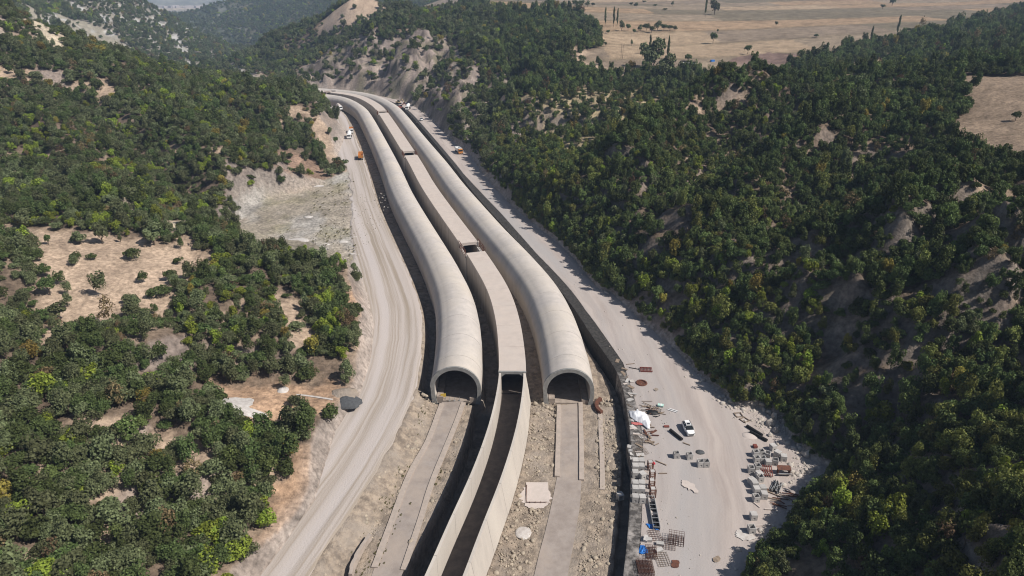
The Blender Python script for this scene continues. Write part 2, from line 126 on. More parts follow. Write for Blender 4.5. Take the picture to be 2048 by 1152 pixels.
# ---- end terrain maths ----
# ---------------- helpers ----------------
def tag(o, label=None, cat=None, group=None, kind=None):
    if label: o['label'] = label
    if cat: o['category'] = cat
    if group: o['group'] = group
    if kind: o['kind'] = kind
    return o
def empty(name, loc=(0,0,0), rz=0, **k):
    o = bpy.data.objects.new(name, None); o.location = loc; o.rotation_euler = (0,0,rz); COL.objects.link(o); o.empty_display_size = .5
    return tag(o, **k)
def lin(c): return tuple((v/12.92 if v <= .04045 else ((v+.055)/1.055)**2.4) for v in c)
def mat(name, c1, c2=None, scale=1.0, rough=.9, bump=0.0, bscale=None, detail=5, stretch=(1,1,1), contrast=(.35,.65), c3=None, s3=.1, con3=(.45,.7), metallic=0, coord='pos', rand=0, spec=.2, warp=0):
    m = bpy.data.materials.new(name); m.use_nodes = True; n = m.node_tree; N = n.nodes; Lk = n.links
    b = N['Principled BSDF']; b.inputs['Roughness'].default_value = rough; b.inputs['Metallic'].default_value = metallic
    b.inputs['Specular IOR Level'].default_value = spec
    def coords(st):
        if coord == 'pos': g = N.new('ShaderNodeNewGeometry').outputs['Position']
        elif coord == 'uv': g = N.new('ShaderNodeUVMap').outputs[0]
        else: g = N.new('ShaderNodeTexCoord').outputs['Object']
        if warp:
            wn = N.new('ShaderNodeTexNoise'); wn.inputs['Scale'].default_value = .06; wn.inputs['Detail'].default_value = 3; Lk.new(g, wn.inputs['Vector'])
            va = N.new('ShaderNodeVectorMath'); va.operation = 'MULTIPLY_ADD'; va.inputs[1].default_value = (warp, warp, 0); Lk.new(wn.outputs['Color'], va.inputs[0]); Lk.new(g, va.inputs[2]); g = va.outputs[0]
        mp = N.new('ShaderNodeMapping'); mp.inputs['Scale'].default_value = st; Lk.new(g, mp.inputs[0]); return mp.outputs[0]
    def noise(s, st, det=detail):
        t = N.new('ShaderNodeTexNoise'); t.inputs['Scale'].default_value = s; t.inputs['Detail'].default_value = det; t.inputs['Roughness'].default_value = .62
        Lk.new(coords(st), t.inputs['Vector']); return t.outputs['Fac']
    def ramp(f, lo, hi):
        r = N.new('ShaderNodeMapRange'); r.inputs['From Min'].default_value = lo; r.inputs['From Max'].default_value = hi; Lk.new(f, r.inputs['Value']); return r.outputs[0]
    def mix(f, a, c):
        x = N.new('ShaderNodeMix'); x.data_type = 'RGBA'
        if f is not None: Lk.new(f, x.inputs[0])
        for i, v in ((6, a), (7, c)):
            if hasattr(v, 'default_value') or hasattr(v, 'links'): Lk.new(v, x.inputs[i])
            else: x.inputs[i].default_value = (*v, 1)
        return x.outputs[2]
    col = None
    if c2: col = mix(ramp(noise(scale, stretch), *contrast), c1, c2)
    else: b.inputs['Base Color'].default_value = (*c1, 1)
    if c3: col = mix(ramp(noise(s3, stretch, 4), *con3), col, c3)
    if rand:
        oi = N.new('ShaderNodeObjectInfo'); h = N.new('ShaderNodeHueSaturation')
        mr = N.new('ShaderNodeMapRange'); mr.inputs['To Min'].default_value = 1-rand; mr.inputs['To Max'].default_value = 1+rand; Lk.new(oi.outputs['Random'], mr.inputs['Value'])
        Lk.new(mr.outputs[0], h.inputs['Value']); Lk.new(col, h.inputs['Color']) if col else h.inputs['Color'].__setattr__('default_value', (*c1, 1)); col = h.outputs[0]
    if col: Lk.new(col, b.inputs['Base Color'])
    if bump:
        bp = N.new('ShaderNodeBump'); bp.inputs['Strength'].default_value = 1; bp.inputs['Distance'].default_value = bump
        Lk.new(noise(bscale or scale*3, (1,1,1), 6), bp.inputs['Height']); Lk.new(bp.outputs[0], b.inputs['Normal'])
    return m
class MB:
    def __init__(s): s.v = []; s.f = []; s.uv = None
    def add(s, vs, fs): k = len(s.v); s.v += [tuple(v) for v in vs]; s.f += [tuple(k+i for i in f) for f in fs]; return s
    def box(s, c, d, rz=0, taper=1.0, rx=0, ry=0):
        M = Matrix.Translation(Vector(c)) @ Euler((rx, ry, rz)).to_matrix().to_4x4(); x, y, z = d[0]/2, d[1]/2, d[2]/2
        vs = [M @ Vector((a*x*(taper if e > 0 else 1), b*y*(taper if e > 0 else 1), e*z)) for e in (-1,1) for a, b in ((-1,-1),(1,-1),(1,1),(-1,1))]
        return s.add(vs, [(3,2,1,0),(4,5,6,7),(0,1,5,4),(1,2,6,5),(2,3,7,6),(3,0,4,7)])
    def bar(s, a, b, r, n=5, r2=None, cap=True):
        a = Vector(a); b = Vector(b); q = (b-a).to_track_quat('Z', 'Y'); r2 = r if r2 is None else r2; vs = []
        for p, rr in ((a, r), (b, r2)):
            for i in range(n): an = 2*math.pi*i/n; vs.append(p+q @ Vector((rr*math.cos(an), rr*math.sin(an), 0)))
        fs = [(i, (i+1) % n, n+(i+1) % n, n+i) for i in range(n)]
        if cap: fs += [tuple(range(n-1, -1, -1)), tuple(range(n, 2*n))]
        return s.add(vs, fs)
    def lathe(s, prof, n=14, axis=Matrix()):
        vs = []
        for r_, z_ in prof:
            for i in range(n): an = 2*math.pi*i/n; vs.append(axis @ Vector((r_*math.cos(an), r_*math.sin(an), z_)))
        fs = []
        for k in range(len(prof)-1):
            for i in range(n): fs.append((k*n+i, k*n+(i+1) % n, (k+1)*n+(i+1) % n, (k+1)*n+i))
        fs += [tuple(range(n-1, -1, -1)), tuple((len(prof)-1)*n+i for i in range(n))]
        return s.add(vs, fs)
    def mesh(s, name, m, smooth=False):
        me = bpy.data.meshes.new(name); me.from_pydata(s.v, [], s.f)
        if m: me.materials.append(m)
        if smooth: me.polygons.foreach_set('use_smooth', [True]*len(me.polygons))
        me.update(); return me
    def build(s, name, m, parent=None, loc=(0,0,0), rz=0, smooth=False, **k):
        o = bpy.data.objects.new(name, s.mesh(name, m, smooth)); o.location = loc; o.rotation_euler = (0,0,rz); COL.objects.link(o)
        if parent: o.parent = parent
        return tag(o, **k)
def copy_tree(o, parent=None, **k):
    c = o.copy(); COL.objects.link(c)
    if parent: c.parent = parent
    for ch in [x for x in o.children]: copy_tree(ch, c)
    return tag(c, **k)
def grid_obj(name, P, m, uv=None, parent=None, smooth=True, **k):      # P: (ns,nc,3) array
    ns, nc = P.shape[:2]; me = bpy.data.meshes.new(name)
    idx = np.arange(ns*nc).reshape(ns, nc)
    F = np.stack([idx[:-1,:-1], idx[:-1,1:], idx[1:,1:], idx[1:,:-1]], -1).reshape(-1, 4)
    np_mesh(me, P.reshape(-1, 3), F, smooth)
    if uv is not None:
        u = me.uv_layers.new(name='UVMap'); u.data.foreach_set('uv', uv.reshape(-1, 2)[F.reshape(-1)].astype(np.float32).ravel())
    me.materials.append(m); o = bpy.data.objects.new(name, me); COL.objects.link(o)
    if parent: o.parent = parent
    return tag(o, **k)
def np_mesh(me, V, F, smooth=True):
    n = F.shape[1]; me.vertices.add(len(V)); me.vertices.foreach_set('co', V.astype(np.float32).ravel())
    me.loops.add(F.size); me.loops.foreach_set('vertex_index', F.astype(np.int32).ravel())
    me.polygons.add(len(F)); me.polygons.foreach_set('loop_start', np.arange(0, F.size, n, dtype=np.int32))
    if smooth: me.polygons.foreach_set('use_smooth', np.ones(len(F), bool))
    me.update(calc_edges=True); me.validate()
# ---------------- alignment line ----------------
MA = np.array(MASTER); MD = np.r_[0, np.cumsum(np.linalg.norm(np.diff(MA, axis=0), axis=1))]
MT = np.gradient(MA, axis=0); MT /= np.linalg.norm(MT, axis=1)[:, None]
def mpt(t, s):
    t = np.asarray(t, float); s = np.asarray(s, float)
    x = np.interp(t, MD, MA[:,0]); y = np.interp(t, MD, MA[:,1]); tx = np.interp(t, MD, MT[:,0]); ty = np.interp(t, MD, MT[:,1])
    l = np.hypot(tx, ty); return x+ty/l*s, y-tx/l*s
def nearest_t(x, y):
    i = np.argmin((MA[:,0]-x)**2+(MA[:,1]-y)**2); tt = np.linspace(MD[max(i-2,0)], MD[min(i+2, len(MD)-1)], 200); px, py = mpt(tt, 0)
    j = np.argmin((px-x)**2+(py-y)**2); t = tt[j]; nx, ny = mpt(t, 1); return t, (x-px[j])*(nx-px[j])+(y-py[j])*(ny-py[j])
def mhead(t):
    a = np.interp(t, MD, MT[:,0]); b = np.interp(t, MD, MT[:,1]); return math.atan2(b, a)
TP = nearest_t(0.3, 137.0)[0]            # portal station
TEND = MD[-1]-4
ws = np.array([nearest_t(*p) for p in WALLPTS]); 
def wall_s(t): return np.interp(t, np.r_[ws[:,0], ws[-1,0]+25, 1e4], np.r_[ws[:,1], 20.1, 20.1])
wr_ = np.array([nearest_t(*p) for p in WALLRPTS]); o_ = np.argsort(wr_[:,0]); wr_ = wr_[o_]
def wall_w(t): return np.clip(np.interp(t, np.r_[wr_[:,0], 1e4], np.r_[wr_[:,1], wr_[-1,1]])-wall_s(t), 2.3, 4.6)
te_ = np.array([nearest_t(*p) for p in TRENCHPTS])
def trench_s(t): return np.minimum(np.interp(t, np.r_[te_[:,0], te_[-1,0]+25, 1e4], np.r_[te_[:,1], 20.2, 20.2]), wall_s(t)-1.2)
# ---------------- materials ----------------
m_conc = mat('tube_concrete', (.52,.47,.43), (.42,.385,.355), .5, .85, .02, 6, contrast=(.3,.68), detail=9, rand=.03, c3=(.53,.47,.40), stretch=(1,1,.3), s3=.05, con3=(.45,.75))
m_ring = mat('portal_concrete', (.30,.295,.28), (.22,.215,.205), 1.2, .9, .02, 8)
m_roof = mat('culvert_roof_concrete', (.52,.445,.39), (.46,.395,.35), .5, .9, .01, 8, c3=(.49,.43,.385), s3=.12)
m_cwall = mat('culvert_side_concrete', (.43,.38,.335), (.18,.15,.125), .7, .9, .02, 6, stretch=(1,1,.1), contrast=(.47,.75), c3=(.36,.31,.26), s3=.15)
m_chan = mat('channel_wall_concrete', (.50,.45,.40), (.42,.38,.34), .8, .85, .01, 6, stretch=(1,1,.3), contrast=(.3,.75), c3=(.55,.50,.44), s3=.1)
m_chfloor = mat('channel_floor_mud', (.14,.115,.10), (.09,.078,.07), .6, .8, .02, 4)
m_wall = mat('weathered_black_concrete', (.07,.064,.06), (.24,.22,.205), 1.1, .95, .06, 5, contrast=(.44,.66), c3=(.34,.31,.29), s3=.3, con3=(.52,.68), detail=9)
m_kerb = mat('kerb_concrete', (.42,.35,.30), (.34,.29,.25), 1.1, .9, .02, 8)
m_slab = mat('approach_slab_concrete', (.33,.285,.255), (.26,.22,.195), .55, .95, .03, 6, c3=(.36,.30,.255), s3=.15)
m_rub = mat('rubble_ground', (.38,.305,.235), (.185,.15,.12), .6, 1, .4, 1.9, contrast=(.38,.6), detail=9, c3=(.33,.28,.235), s3=.12)
m_stone = mat('rubble_stone', (.42,.35,.27), (.28,.24,.19), .7, 1, 0, rand=0)
m_road = mat('haul_road_dirt', (.44,.385,.35), (.305,.255,.205), 1.0, 1, .14, 3, coord='uv', stretch=(.7,.007,1), warp=1.1, contrast=(.44,.6), c3=(.46,.41,.385), s3=.2, con3=(.5,.58), detail=7)
m_yard = mat('yard_dirt', (.44,.38,.345), (.335,.285,.26), 1.0, 1, .06, 3, coord='uv', stretch=(.45,.035,1), warp=5, contrast=(.38,.64), c3=(.35,.325,.315), s3=.09, con3=(.47,.6), detail=6)
m_tun = mat('tunnel_floor', (.36,.30,.255), (.26,.215,.18), .8, .95)
m_box = mat('precast_concrete', (.46,.44,.42), (.36,.34,.325), 1.5, .9, coord='object', rand=.12)
m_rust = mat('rusty_steel', (.16,.065,.04), (.08,.04,.03), 3, .8, coord='object')
m_redsteel = mat('red_oxide_steel', (.22,.06,.045), (.13,.05,.04), 3, .7, coord='object')
m_dark = mat('black_plastic', (.015,.015,.016), rough=.5)
m_timber = mat('weathered_timber', (.30,.23,.17), (.18,.14,.11), 2, .9, coord='object')
m_white = mat('white_paint', (.75,.75,.74), rough=.35, spec=.5)
m_tarp = mat('white_tarpaulin', (.72,.73,.76), (.62,.63,.66), 1.5, .6)
m_blue = mat('blue_tarpaulin', (.02,.20,.62), (.03,.13,.42), 2.5, .5)
m_glass = mat('dark_glass', (.015,.018,.02), rough=.12, spec=.6)
m_tyre = mat('tyre_rubber', (.02,.02,.02), rough=.9)
m_orange = mat('orange_paint', (.55,.22,.05), (.45,.19,.06), 2, .6, coord='object')
m_yellow = mat('yellow_paint', (.55,.38,.06), rough=.6)
m_steel = mat('galvanised_steel', (.35,.35,.35), rough=.5, metallic=.4)
m_pad = mat('pale_pad_concrete', (.52,.45,.41), (.47,.41,.37), 1.2, .9)
m_lime = mat('spilled_lime', (.55,.52,.49), (.42,.38,.35), 1.2, 1, .05, 4)
m_gravelpile = mat('dark_gravel', (.10,.105,.11), (.06,.062,.066), 3, 1, .1, 8)
m_plast = mat('pale_green_board', (.42,.62,.55), rough=.6)
m_wallfar = mat('black_stone_wall_top', (.022,.021,.02), (.065,.06,.056), 1.6, .95, .06, 5, detail=8)
# ---------------- terrain ----------------
def rows():
    y = [34.0]
    while y[-1] < 9000: y.append(y[-1]+max(.9, (y[-1]+20)*.0078))
    return np.array(y)
YR = rows(); NC = 560
UU = np.linspace(-1, 1, NC)
X = (YR[:,None]*.93+38)*UU[None]; Y = np.repeat(YR[:,None], NC, 1)
Z = height(X, Y)
# colour of the soil, per vertex
COLS = {'floor': (.155,.115,.085), 'tan': (.40,.30,.22), 'ochre': (.40,.265,.175), 'cream': (.50,.42,.31), 'brown': (.25,.17,.125), 'field': (.40,.30,.19), 'field2': (.29,.215,.155),
        'rocky': (.25,.205,.18), 'dry': (.36,.29,.18), 'grass': (.28,.245,.19), 'road': (.44,.375,.335), 'rock2': (.20,.175,.155), 'rim': (.45,.39,.345)}
def blend(C, c, w): return C*(1-w[..., None])+np.array(c)*w[..., None]
n1 = fbm(X/6, Y/6, 4, 21); n2 = fbm(X/25, Y/25, 4, 22)
C = np.zeros(X.shape+(3,))+np.array(COLS['floor'])
C = blend(C, COLS['tan'], .6*sstep(.0, .5, n2+.6*n1))
edgeN = 5*n1+2.5*fbm(X/2.2, Y/2.2, 2, 23)
for nme, c_, de, fl, P in PATCH:
    wgt = sstep(2.5, -2.5, sdist(X, Y, P)-np.clip((Y-230)/60, 0, 5)*(de > 0)+edgeN*(1+Y/600))
    C = blend(C, COLS[c_], wgt)
gy, gx = np.gradient(Z); dx = np.gradient(X, axis=1); dy = np.gradient(Y, axis=0)
slope = np.hypot(gx/dx, gy/dy)
C = blend(C, COLS['rocky'], .75*sstep(.62, 1.0, slope)); C = blend(C, COLS['rock2'], sstep(1.1, 1.8, slope)*.8)
dC = sdist(X, Y, CORR); dM = sdist(X, Y, MEADOW)
C = blend(C, COLS['rim'], .85*sstep(5, 0, dC+3*n1)*np.where(X > 0, sstep(2.2, .6, dC+2*n1), .45+.35*sstep(130, 170, Y))); C = blend(C, (.42,.36,.30), .4*sstep(7, 0, dM+3*n1))
rkm = ROCK_(X, Y); C = blend(C, (.21,.17,.15), rkm*sstep(260, 380, Y)*(.35+.3*n1)); st = np.abs(fbm((X+.25*Y)/7, (Y-.25*X)/16, 4, 55)); C = C*(1-rkm*(.55*sstep(.22, .02, st)))[..., None]
C = blend(C, (.36,.29,.24), rkm*.5*sstep(.3, .5, fbm(X/6, Y/6, 3, 56)+.35)); C = blend(C, (.12,.115,.06), rkm*.55*sstep(.05, .35, fbm(X/8, Y/10, 4, 57)))
# meadow details: grey washed mud, dry grass, white spills
gm = (dM < 3)
C = np.where(gm[..., None], blend(C, (.34,.315,.285), sstep(-.15, .35, fbm(X/14, Y/22, 4, 31))), C)
C = np.where(gm[..., None], blend(C, (.21,.19,.11), .5*sstep(.05, .35, fbm(X/9, Y/12, 4, 32))), C)
# pale rock outcrops on the far mountain sides
fr = sstep(650, 800, Y)*sstep(2300, 2100, Y)*sstep(-.34, -.38, X/Y)
C = blend(C, (.25,.23,.185), fr*.8)
C = blend(C, (.40,.385,.36), fr*sstep(.14, .32, fbm((X+.5*Y)/15, (Y-.3*X)/34, 4, 33)))
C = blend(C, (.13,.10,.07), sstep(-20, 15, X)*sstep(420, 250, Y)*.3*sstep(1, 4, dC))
# ploughed strips on the plateau
fw = np.zeros(X.shape)
for nme, c_, de, fl, P in PATCH:
    if c_ == 'field': fw = np.maximum(fw, sstep(3, -3, sdist(X, Y, P)))
fw = np.maximum(fw, sstep(1100, 1200, Y)*sstep(-150, 0, X)*sstep(2600, 2000, Y))
q = (Y-.28*X+10*fbm(X/160, Y/160, 2, 41))/70; qi = np.floor(q); hsh = vnoise(qi*7.3+.5, qi*3.1+.5+np.floor(X/170+qi*.37)*5.7, 42)
strip = np.array([(.33,.245,.165),(.25,.195,.14),(.17,.14,.098),(.30,.21,.135),(.22,.17,.125),(.14,.115,.08)])[np.clip((hsh*6).astype(int), 0, 5)]
strip = blend(strip, (.16,.125,.08), .55*sstep(.12, .0, np.minimum(q-qi, 1-(q-qi)))); strip = strip*(1+.25*fbm(X/9, Y/3, 3, 43))[..., None]
C = C*(1-fw[..., None])+strip*fw[..., None]
dk = inside(X, Y, DARKFIELD); C = np.where(dk[..., None], np.array((.17,.115,.095))*(1+.3*n1)[..., None], C)
# scrub texture too far off to be built plant by plant
farw = sstep(1250, 1700, Y)*sstep(-700, -650, -np.abs(X+300)*.0-0)  # forest tone of the far ranges
ft = sstep(1300, 1500, Y)*(1-sstep(3300, 3700, Y)*(X > -6000)*(Z < -70))
C = blend(C, (.05,.062,.035), ft*(.62+.38*sstep(-.3, .3, fbm(X/30, Y/45, 4, 51)))*(1-fw))
pl = (Z < -75)*(Y > 2500); C = np.where(pl[..., None], np.array([(.25,.23,.16)])*(1+.5*fbm(X/400, Y/150, 3, 52))[..., None], C)
plb = pl*sstep(4500, 4700, Y)*sstep(5300, 5000, Y); C = blend(C, (.55,.44,.30), plb*.9)
n3 = fbm(X/1.7, Y/1.7, 3, 24)*sstep(420, 250, Y)+.8*fbm(X/4.5, Y/4.5, 3, 25)*sstep(250, 420, Y)
C = C*(1+.30*n1+.16*n2+.42*n3)[..., None]; C = np.clip(C, .02, .75)
idx = np.arange(X.size).reshape(X.shape)
F = np.stack([idx[:-1,:-1], idx[:-1,1:], idx[1:,1:], idx[1:,:-1]], -1).reshape(-1, 4)
# the corridor between the haul road and the yard is built separately: cut it out of the sheet
lo = MA[(MA[:,1] > 20)]; tt = np.arange(0, TEND+3, 4.0)
cl = np.stack(mpt(tt, -24.6+0*tt), 1); cr = np.stack(mpt(tt, wall_s(tt)+wall_w(tt)-.6), 1); CUT = np.vstack([cl, cr[::-1]])
inc = inside(X, Y, CUT).ravel(); keep = ~(inc[F].all(1)); F = F[keep]
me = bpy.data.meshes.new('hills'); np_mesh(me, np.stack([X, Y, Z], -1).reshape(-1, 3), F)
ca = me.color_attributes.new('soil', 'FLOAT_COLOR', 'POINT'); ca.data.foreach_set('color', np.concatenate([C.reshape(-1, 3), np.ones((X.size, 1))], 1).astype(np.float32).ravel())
mt = bpy.data.materials.new('hill_soil'); mt.use_nodes = True; N = mt.node_tree.nodes; Lk = mt.node_tree.links
b = N['Principled BSDF']; b.inputs['Roughness'].default_value = 1; b.inputs['Specular IOR Level'].default_value = .1
at = N.new('ShaderNodeAttribute'); at.attribute_name = 'soil'
gp = N.new('ShaderNodeNewGeometry')
def nz(s, d=6):
    t = N.new('ShaderNodeTexNoise'); t.inputs['Scale'].default_value = s; t.inputs['Detail'].default_value = d; t.inputs['Roughness'].default_value = .65; Lk.new(gp.outputs['Position'], t.inputs['Vector']); return t.outputs['Fac']
mr = N.new('ShaderNodeMapRange'); mr.inputs['From Min'].default_value = .3; mr.inputs['From Max'].default_value = .7; mr.inputs['To Min'].default_value = .5; mr.inputs['To Max'].default_value = 1.4; Lk.new(nz(.9), mr.inputs[0])
hs = N.new('ShaderNodeHueSaturation'); Lk.new(at.outputs['Color'], hs.inputs['Color']); Lk.new(mr.outputs[0], hs.inputs['Value']); Lk.new(hs.outputs[0], b.inputs['Base Color'])
bp = N.new('ShaderNodeBump'); bp.inputs['Distance'].default_value = .5; bp.inputs['Strength'].default_value = .8; Lk.new(nz(1.4, 8), bp.inputs['Height']); Lk.new(bp.outputs[0], b.inputs['Normal'])
me.materials.append(mt); hills = bpy.data.objects.new('hills', me); COL.objects.link(hills); hills['kind'] = 'structure'
def zt(x, y): return float(height(np.array([float(x)]), np.array([float(y)]))[0])
# ---------------- corridor ground ----------------
def edge_s(t, sgn, s0, smax):
    ss = s0+sgn*np.arange(0, smax, .5); out = []
    for ti in t:
        x, y = mpt(ti+0*ss, ss); ins = inside(x, y, CORR); k = np.nonzero(~ins)[0]; out.append(ss[k[0]] if len(k) else ss[-1])
    return np.array(out)
tr = np.arange(0, TEND, 2.0)
ZL = 0.0
sl_ = edge_s(tr, -1, -23.4, 40)-2.0+1.6*fbm(tr/7, tr*0+5, 3, 64); nU = 24; f = np.linspace(0, 1, nU)
S = -23.3+(sl_[:,None]+23.3)*f; T = np.repeat(tr[:,None], nU, 1)
S[:,0] += .5*fbm(T[:,0]/3, T[:,0]*0+3, 3, 61)
x, y = mpt(T, S); z = ZL+.10*fbm(S/1.5, T/25, 3, 62)+.05
z[:, -1] = -.5; z[:, -2] = np.minimum(z[:, -2], .02); z[:, 0] = -.14
grid_obj('haul_road', np.stack([x, y, z], -1), m_road, np.stack([S, T], -1), kind='structure')
sr0 = wall_s(tr)+wall_w(tr)-.05; sr = np.array([edge_s([t], 1, a, 60)[0] for t, a in zip(tr, sr0)])+2.4
nU = 44; f = np.linspace(0, 1, nU); S = sr0[:,None]+(sr-sr0)[:,None]*f; T = np.repeat(tr[:,None], nU, 1)
x, y = mpt(T, S); z = .04+.10*fbm(S/2.5, T/8, 3, 63); z[:, -1] = -.5; z[:, 0] = .0
grid_obj('service_yard', np.stack([x, y, z], -1), m_yard, np.stack([S, T], -1), kind='structure')
def prof(t):
    te = float(trench_s(t)); wl = float(wall_s(t)); n = sstep(TP+.6, TP-1.6, t)
    n2_ = sstep(TP+2.5, TP-1, t)
    A = [(-24.8,-.15),(-22.9,-.3),(-21.6,-4.5),(-19.6,-4.7),(-7.6,-4.7),(-7.2,-4.8),(-6.6,-6.8),(-3.1,-6.8),(3.3,-6.8),(3.4,-3.2),(te,-3.2),(te+.6,-5.5),(wl+.3,-5.5)]
    B = [(-24.8,-.15),(-22.7,-.2),(-20.4,-1.7),(-18.4,-2.9),(-9.5,-3),(-9.25,-3.2),(-8.8,-9.5),(-3.0,-9.5),(3.3,-9.5),(4.2,-3),(te,-3),(te+.5,-5.5),(wl+.3,-5.5)]
    return [(a[0]*(1-n2_)+b_[0]*n2_, a[1]*(1-n)+b_[1]*n) for a, b_ in zip(A, B)]
tg = np.concatenate([np.arange(0, TP-4, 1.0), np.arange(TP-4, TP+5, .4), np.arange(TP+5, TP+60, 1.5), np.arange(TP+60, TEND, 4.0)])
sub = [2,3,3,4,20,1,3,4,6,3,34,2,4]
rowsS, rowsZ = [], []
for t in tg:
    k = prof(t); s_, z_ = [], []
    for i in range(len(k)-1):
        ff = np.linspace(0, 1, sub[i+1], endpoint=False)
        s_ += list(k[i][0]+(k[i+1][0]-k[i][0])*ff); z_ += list(k[i][1]+(k[i+1][1]-k[i][1])*ff)
    s_.append(k[-1][0]); z_.append(k[-1][1]); rowsS.append(s_); rowsZ.append(z_)
S = np.array(rowsS); Zp = np.array(rowsZ); T = np.repeat(tg[:,None], S.shape[1], 1)
x, y = mpt(T, S)
amp = sstep(3.6, 5, S)*.35+sstep(-8.9, -10, S)*.22+.05
amp = amp*(S > -22.5)*(1-.9*((S < -11.3) & (S > -18)))*(1-.85*sstep(TP-14, TP-8, T)*0)
rw = (S > 10.2)*(S < 19.2); amp = amp*(1-.85*rw)
Zp = Zp+amp*(fbm(x/1.6, y/1.6, 4, 71)+.6*fbm(x/5, y/5, 2, 72))
jag = .45*fbm(x/1.3, y/1.3, 3, 73)
S2 = S+np.where(np.abs(S-trench_s(T)) < .7, jag, 0); x, y = mpt(T, S2)
grid_obj('valley_floor', np.stack([x, y, Zp], -1), m_rub, np.stack([S, T], -1), kind='structure')
# ---------------- twin tunnel tubes ----------------
def ring_prof(Rr, zb, xb, n=26, seam=False):
    p = [(-xb, zb), (-Rr*.997, -.9)]
    for i in range(n+1):
        a = math.pi-math.pi*i/n; r_ = Rr+(.2 if seam and math.pi-a > 0 and a > R(127) else 0)
        p.append((r_*math.cos(a), .7+r_*math.sin(a)))
    return p+[(Rr*.997, -.9), (xb, zb)]
def tube_seg(t0, t1, s0, first=False):
    ns = max(2, int((t1-t0)/2)+1); ts = np.linspace(t0+.025, t1-.025, ns) if not first else np.linspace(t0, t1-.06, ns)
    dr = .015*math.sin(t0*1.7)
    po = ring_prof(6.0+dr, -3.6, 5.8, 26, True); pi = ring_prof(5.1, -3.6, 4.55)
    prof_ = po+pi[::-1]; n = len(prof_); mb = MB(); V = []
    for t in ts:
        q_ = float(sstep(TP+30, TP+110, t)+sstep(TP+130, TP+300, t)); g_ = 1-.10*q_
        for s_, z_ in prof_: xx, yy = mpt(t, s0*(1-.065*q_)+s_*g_); V.append((float(xx), float(yy), -3.6+(z_+3.6)*g_))
    Fc = []
    for k in range(ns-1):
        for i in range(n-1): Fc.append((k*n+i, k*n+i+1, (k+1)*n+i+1, (k+1)*n+i))
    m_ = len(po)
    for kk in (0, (ns-1)*n):
        for i in range(m_-1): Fc.append((kk+i, kk+i+1, kk+n-2-i, kk+n-1-i))
    return mb.add(V, Fc)
def smooth_by_angle(o, ang=40):
    me = o.data; me.polygons.foreach_set('use_smooth', [True]*len(me.polygons)); me.set_sharp_from_angle(angle=R(ang)); return o
for s0, lab in ((-13.4, 'left concrete road tunnel tube, its portal beside the haul road'), (13.4, 'right concrete road tunnel tube, its portal beside the storage yard')):
    x0, y0 = mpt(TP, s0); root = empty('tunnel_tube', (float(x0), float(y0), -3), label=lab, cat='tunnel', group='twin tunnel tubes in the valley')
    Mi = Matrix.Translation((-float(x0), -float(y0), 3))
    def part(mb, name, m, **k):
        o = mb.build(name, m, root, **k); o.data.transform(Mi); return o
    smooth_by_angle(part(tube_seg(TP, TP+.55, s0, True), 'portal_ring', m_ring))
    t = TP+.55
    while t < TEND-1:
        t1 = min(t+5.7, TEND); smooth_by_angle(part(tube_seg(t, t1, s0), 'segment', m_conc)); t = t1
    # roadway and raised walkways inside
    for a, b_, z_, nm in ((-3.2, 3.2, -2.85, 'roadway'), (-4.7, -3.2, -1.75, 'walkway'), (3.2, 4.7, -2.0, 'walkway')):
        mb = MB(); ts = np.arange(TP+.3, TP+70, 3.0); V = []; Fc = []
        for tt_ in ts:
            for s_, zz in ((a, -3.6), (a, z_), (b_, z_), (b_, -3.6)): xx, yy = mpt(tt_, s0+s_); V.append((float(xx), float(yy), zz))
        for k in range(len(ts)-1):
            for i in range(3): Fc.append((k*4+i, k*4+i+1, (k+1)*4+i+1, (k+1)*4+i))
        Fc.append((0,1,2,3)); part(mb.add(V, Fc), nm, m_tun)
    for a in ():   # plinth blocks at the foot of the ring
        xx, yy = mpt(TP-.5, s0+a+.3); mb = MB().box((float(xx), float(yy), -2.6), (1.5, 1.1, 1.0), mhead(TP)-math.pi/2); part(mb, 'footing_block', m_ring)
# ---------------- culvert between the tubes ----------------
OPEN = [(nearest_t(*p0)[0], nearest_t(*p1)[0]) for p0, p1 in OPENPTS]
xc, yc = mpt(TP+2, 0); xc, yc = float(xc), float(yc)
cul = empty('box_culvert', (xc, yc, -6), label='rectangular concrete box culvert with flat roof running between the two tunnel tubes', cat='culvert'); Mc = Matrix.Translation((-xc, -yc, 6))
def cpart(mb, name, m, par=None, **k):
    o = mb.build(name, m, par or cul, **k); o.data.transform(Mc); return o
def sweep(prof_, t0, t1, step=2.0, close=True, cap=True):
    ns = max(2, int((t1-t0)/step)+1); V = []; n = len(prof_); Fc = []
    for t in np.linspace(t0, t1, ns):
        for s_, z_ in prof_: xx, yy = mpt(t, s_); V.append((float(xx), float(yy), z_))
    for k in range(ns-1):
        for i in range(n if close else n-1): Fc.append((k*n+i, k*n+(i+1) % n, (k+1)*n+(i+1) % n, (k+1)*n+i))
    if cap: Fc += [tuple(range(n)), tuple((ns-1)*n+i for i in range(n))]
    return MB().add(V, Fc)
CT = TP+2.2
wl = [(-3.2,-7),(-3.2,3.9),(-2.6,3.9),(-2.6,-7)]; wr = [(a*-1, b_) for a, b_ in wl]
def culvert_run(t0, t1):
    t = t0
    while t < t1-.5:
        e = min(t+11.8, t1); e = t1 if t1-e < 4 else e
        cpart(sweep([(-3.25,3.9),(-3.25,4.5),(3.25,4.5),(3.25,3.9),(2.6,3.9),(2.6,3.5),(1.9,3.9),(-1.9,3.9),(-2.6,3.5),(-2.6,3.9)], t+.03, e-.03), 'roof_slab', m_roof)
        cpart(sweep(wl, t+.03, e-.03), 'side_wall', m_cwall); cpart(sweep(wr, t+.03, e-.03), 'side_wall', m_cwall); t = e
cur = CT
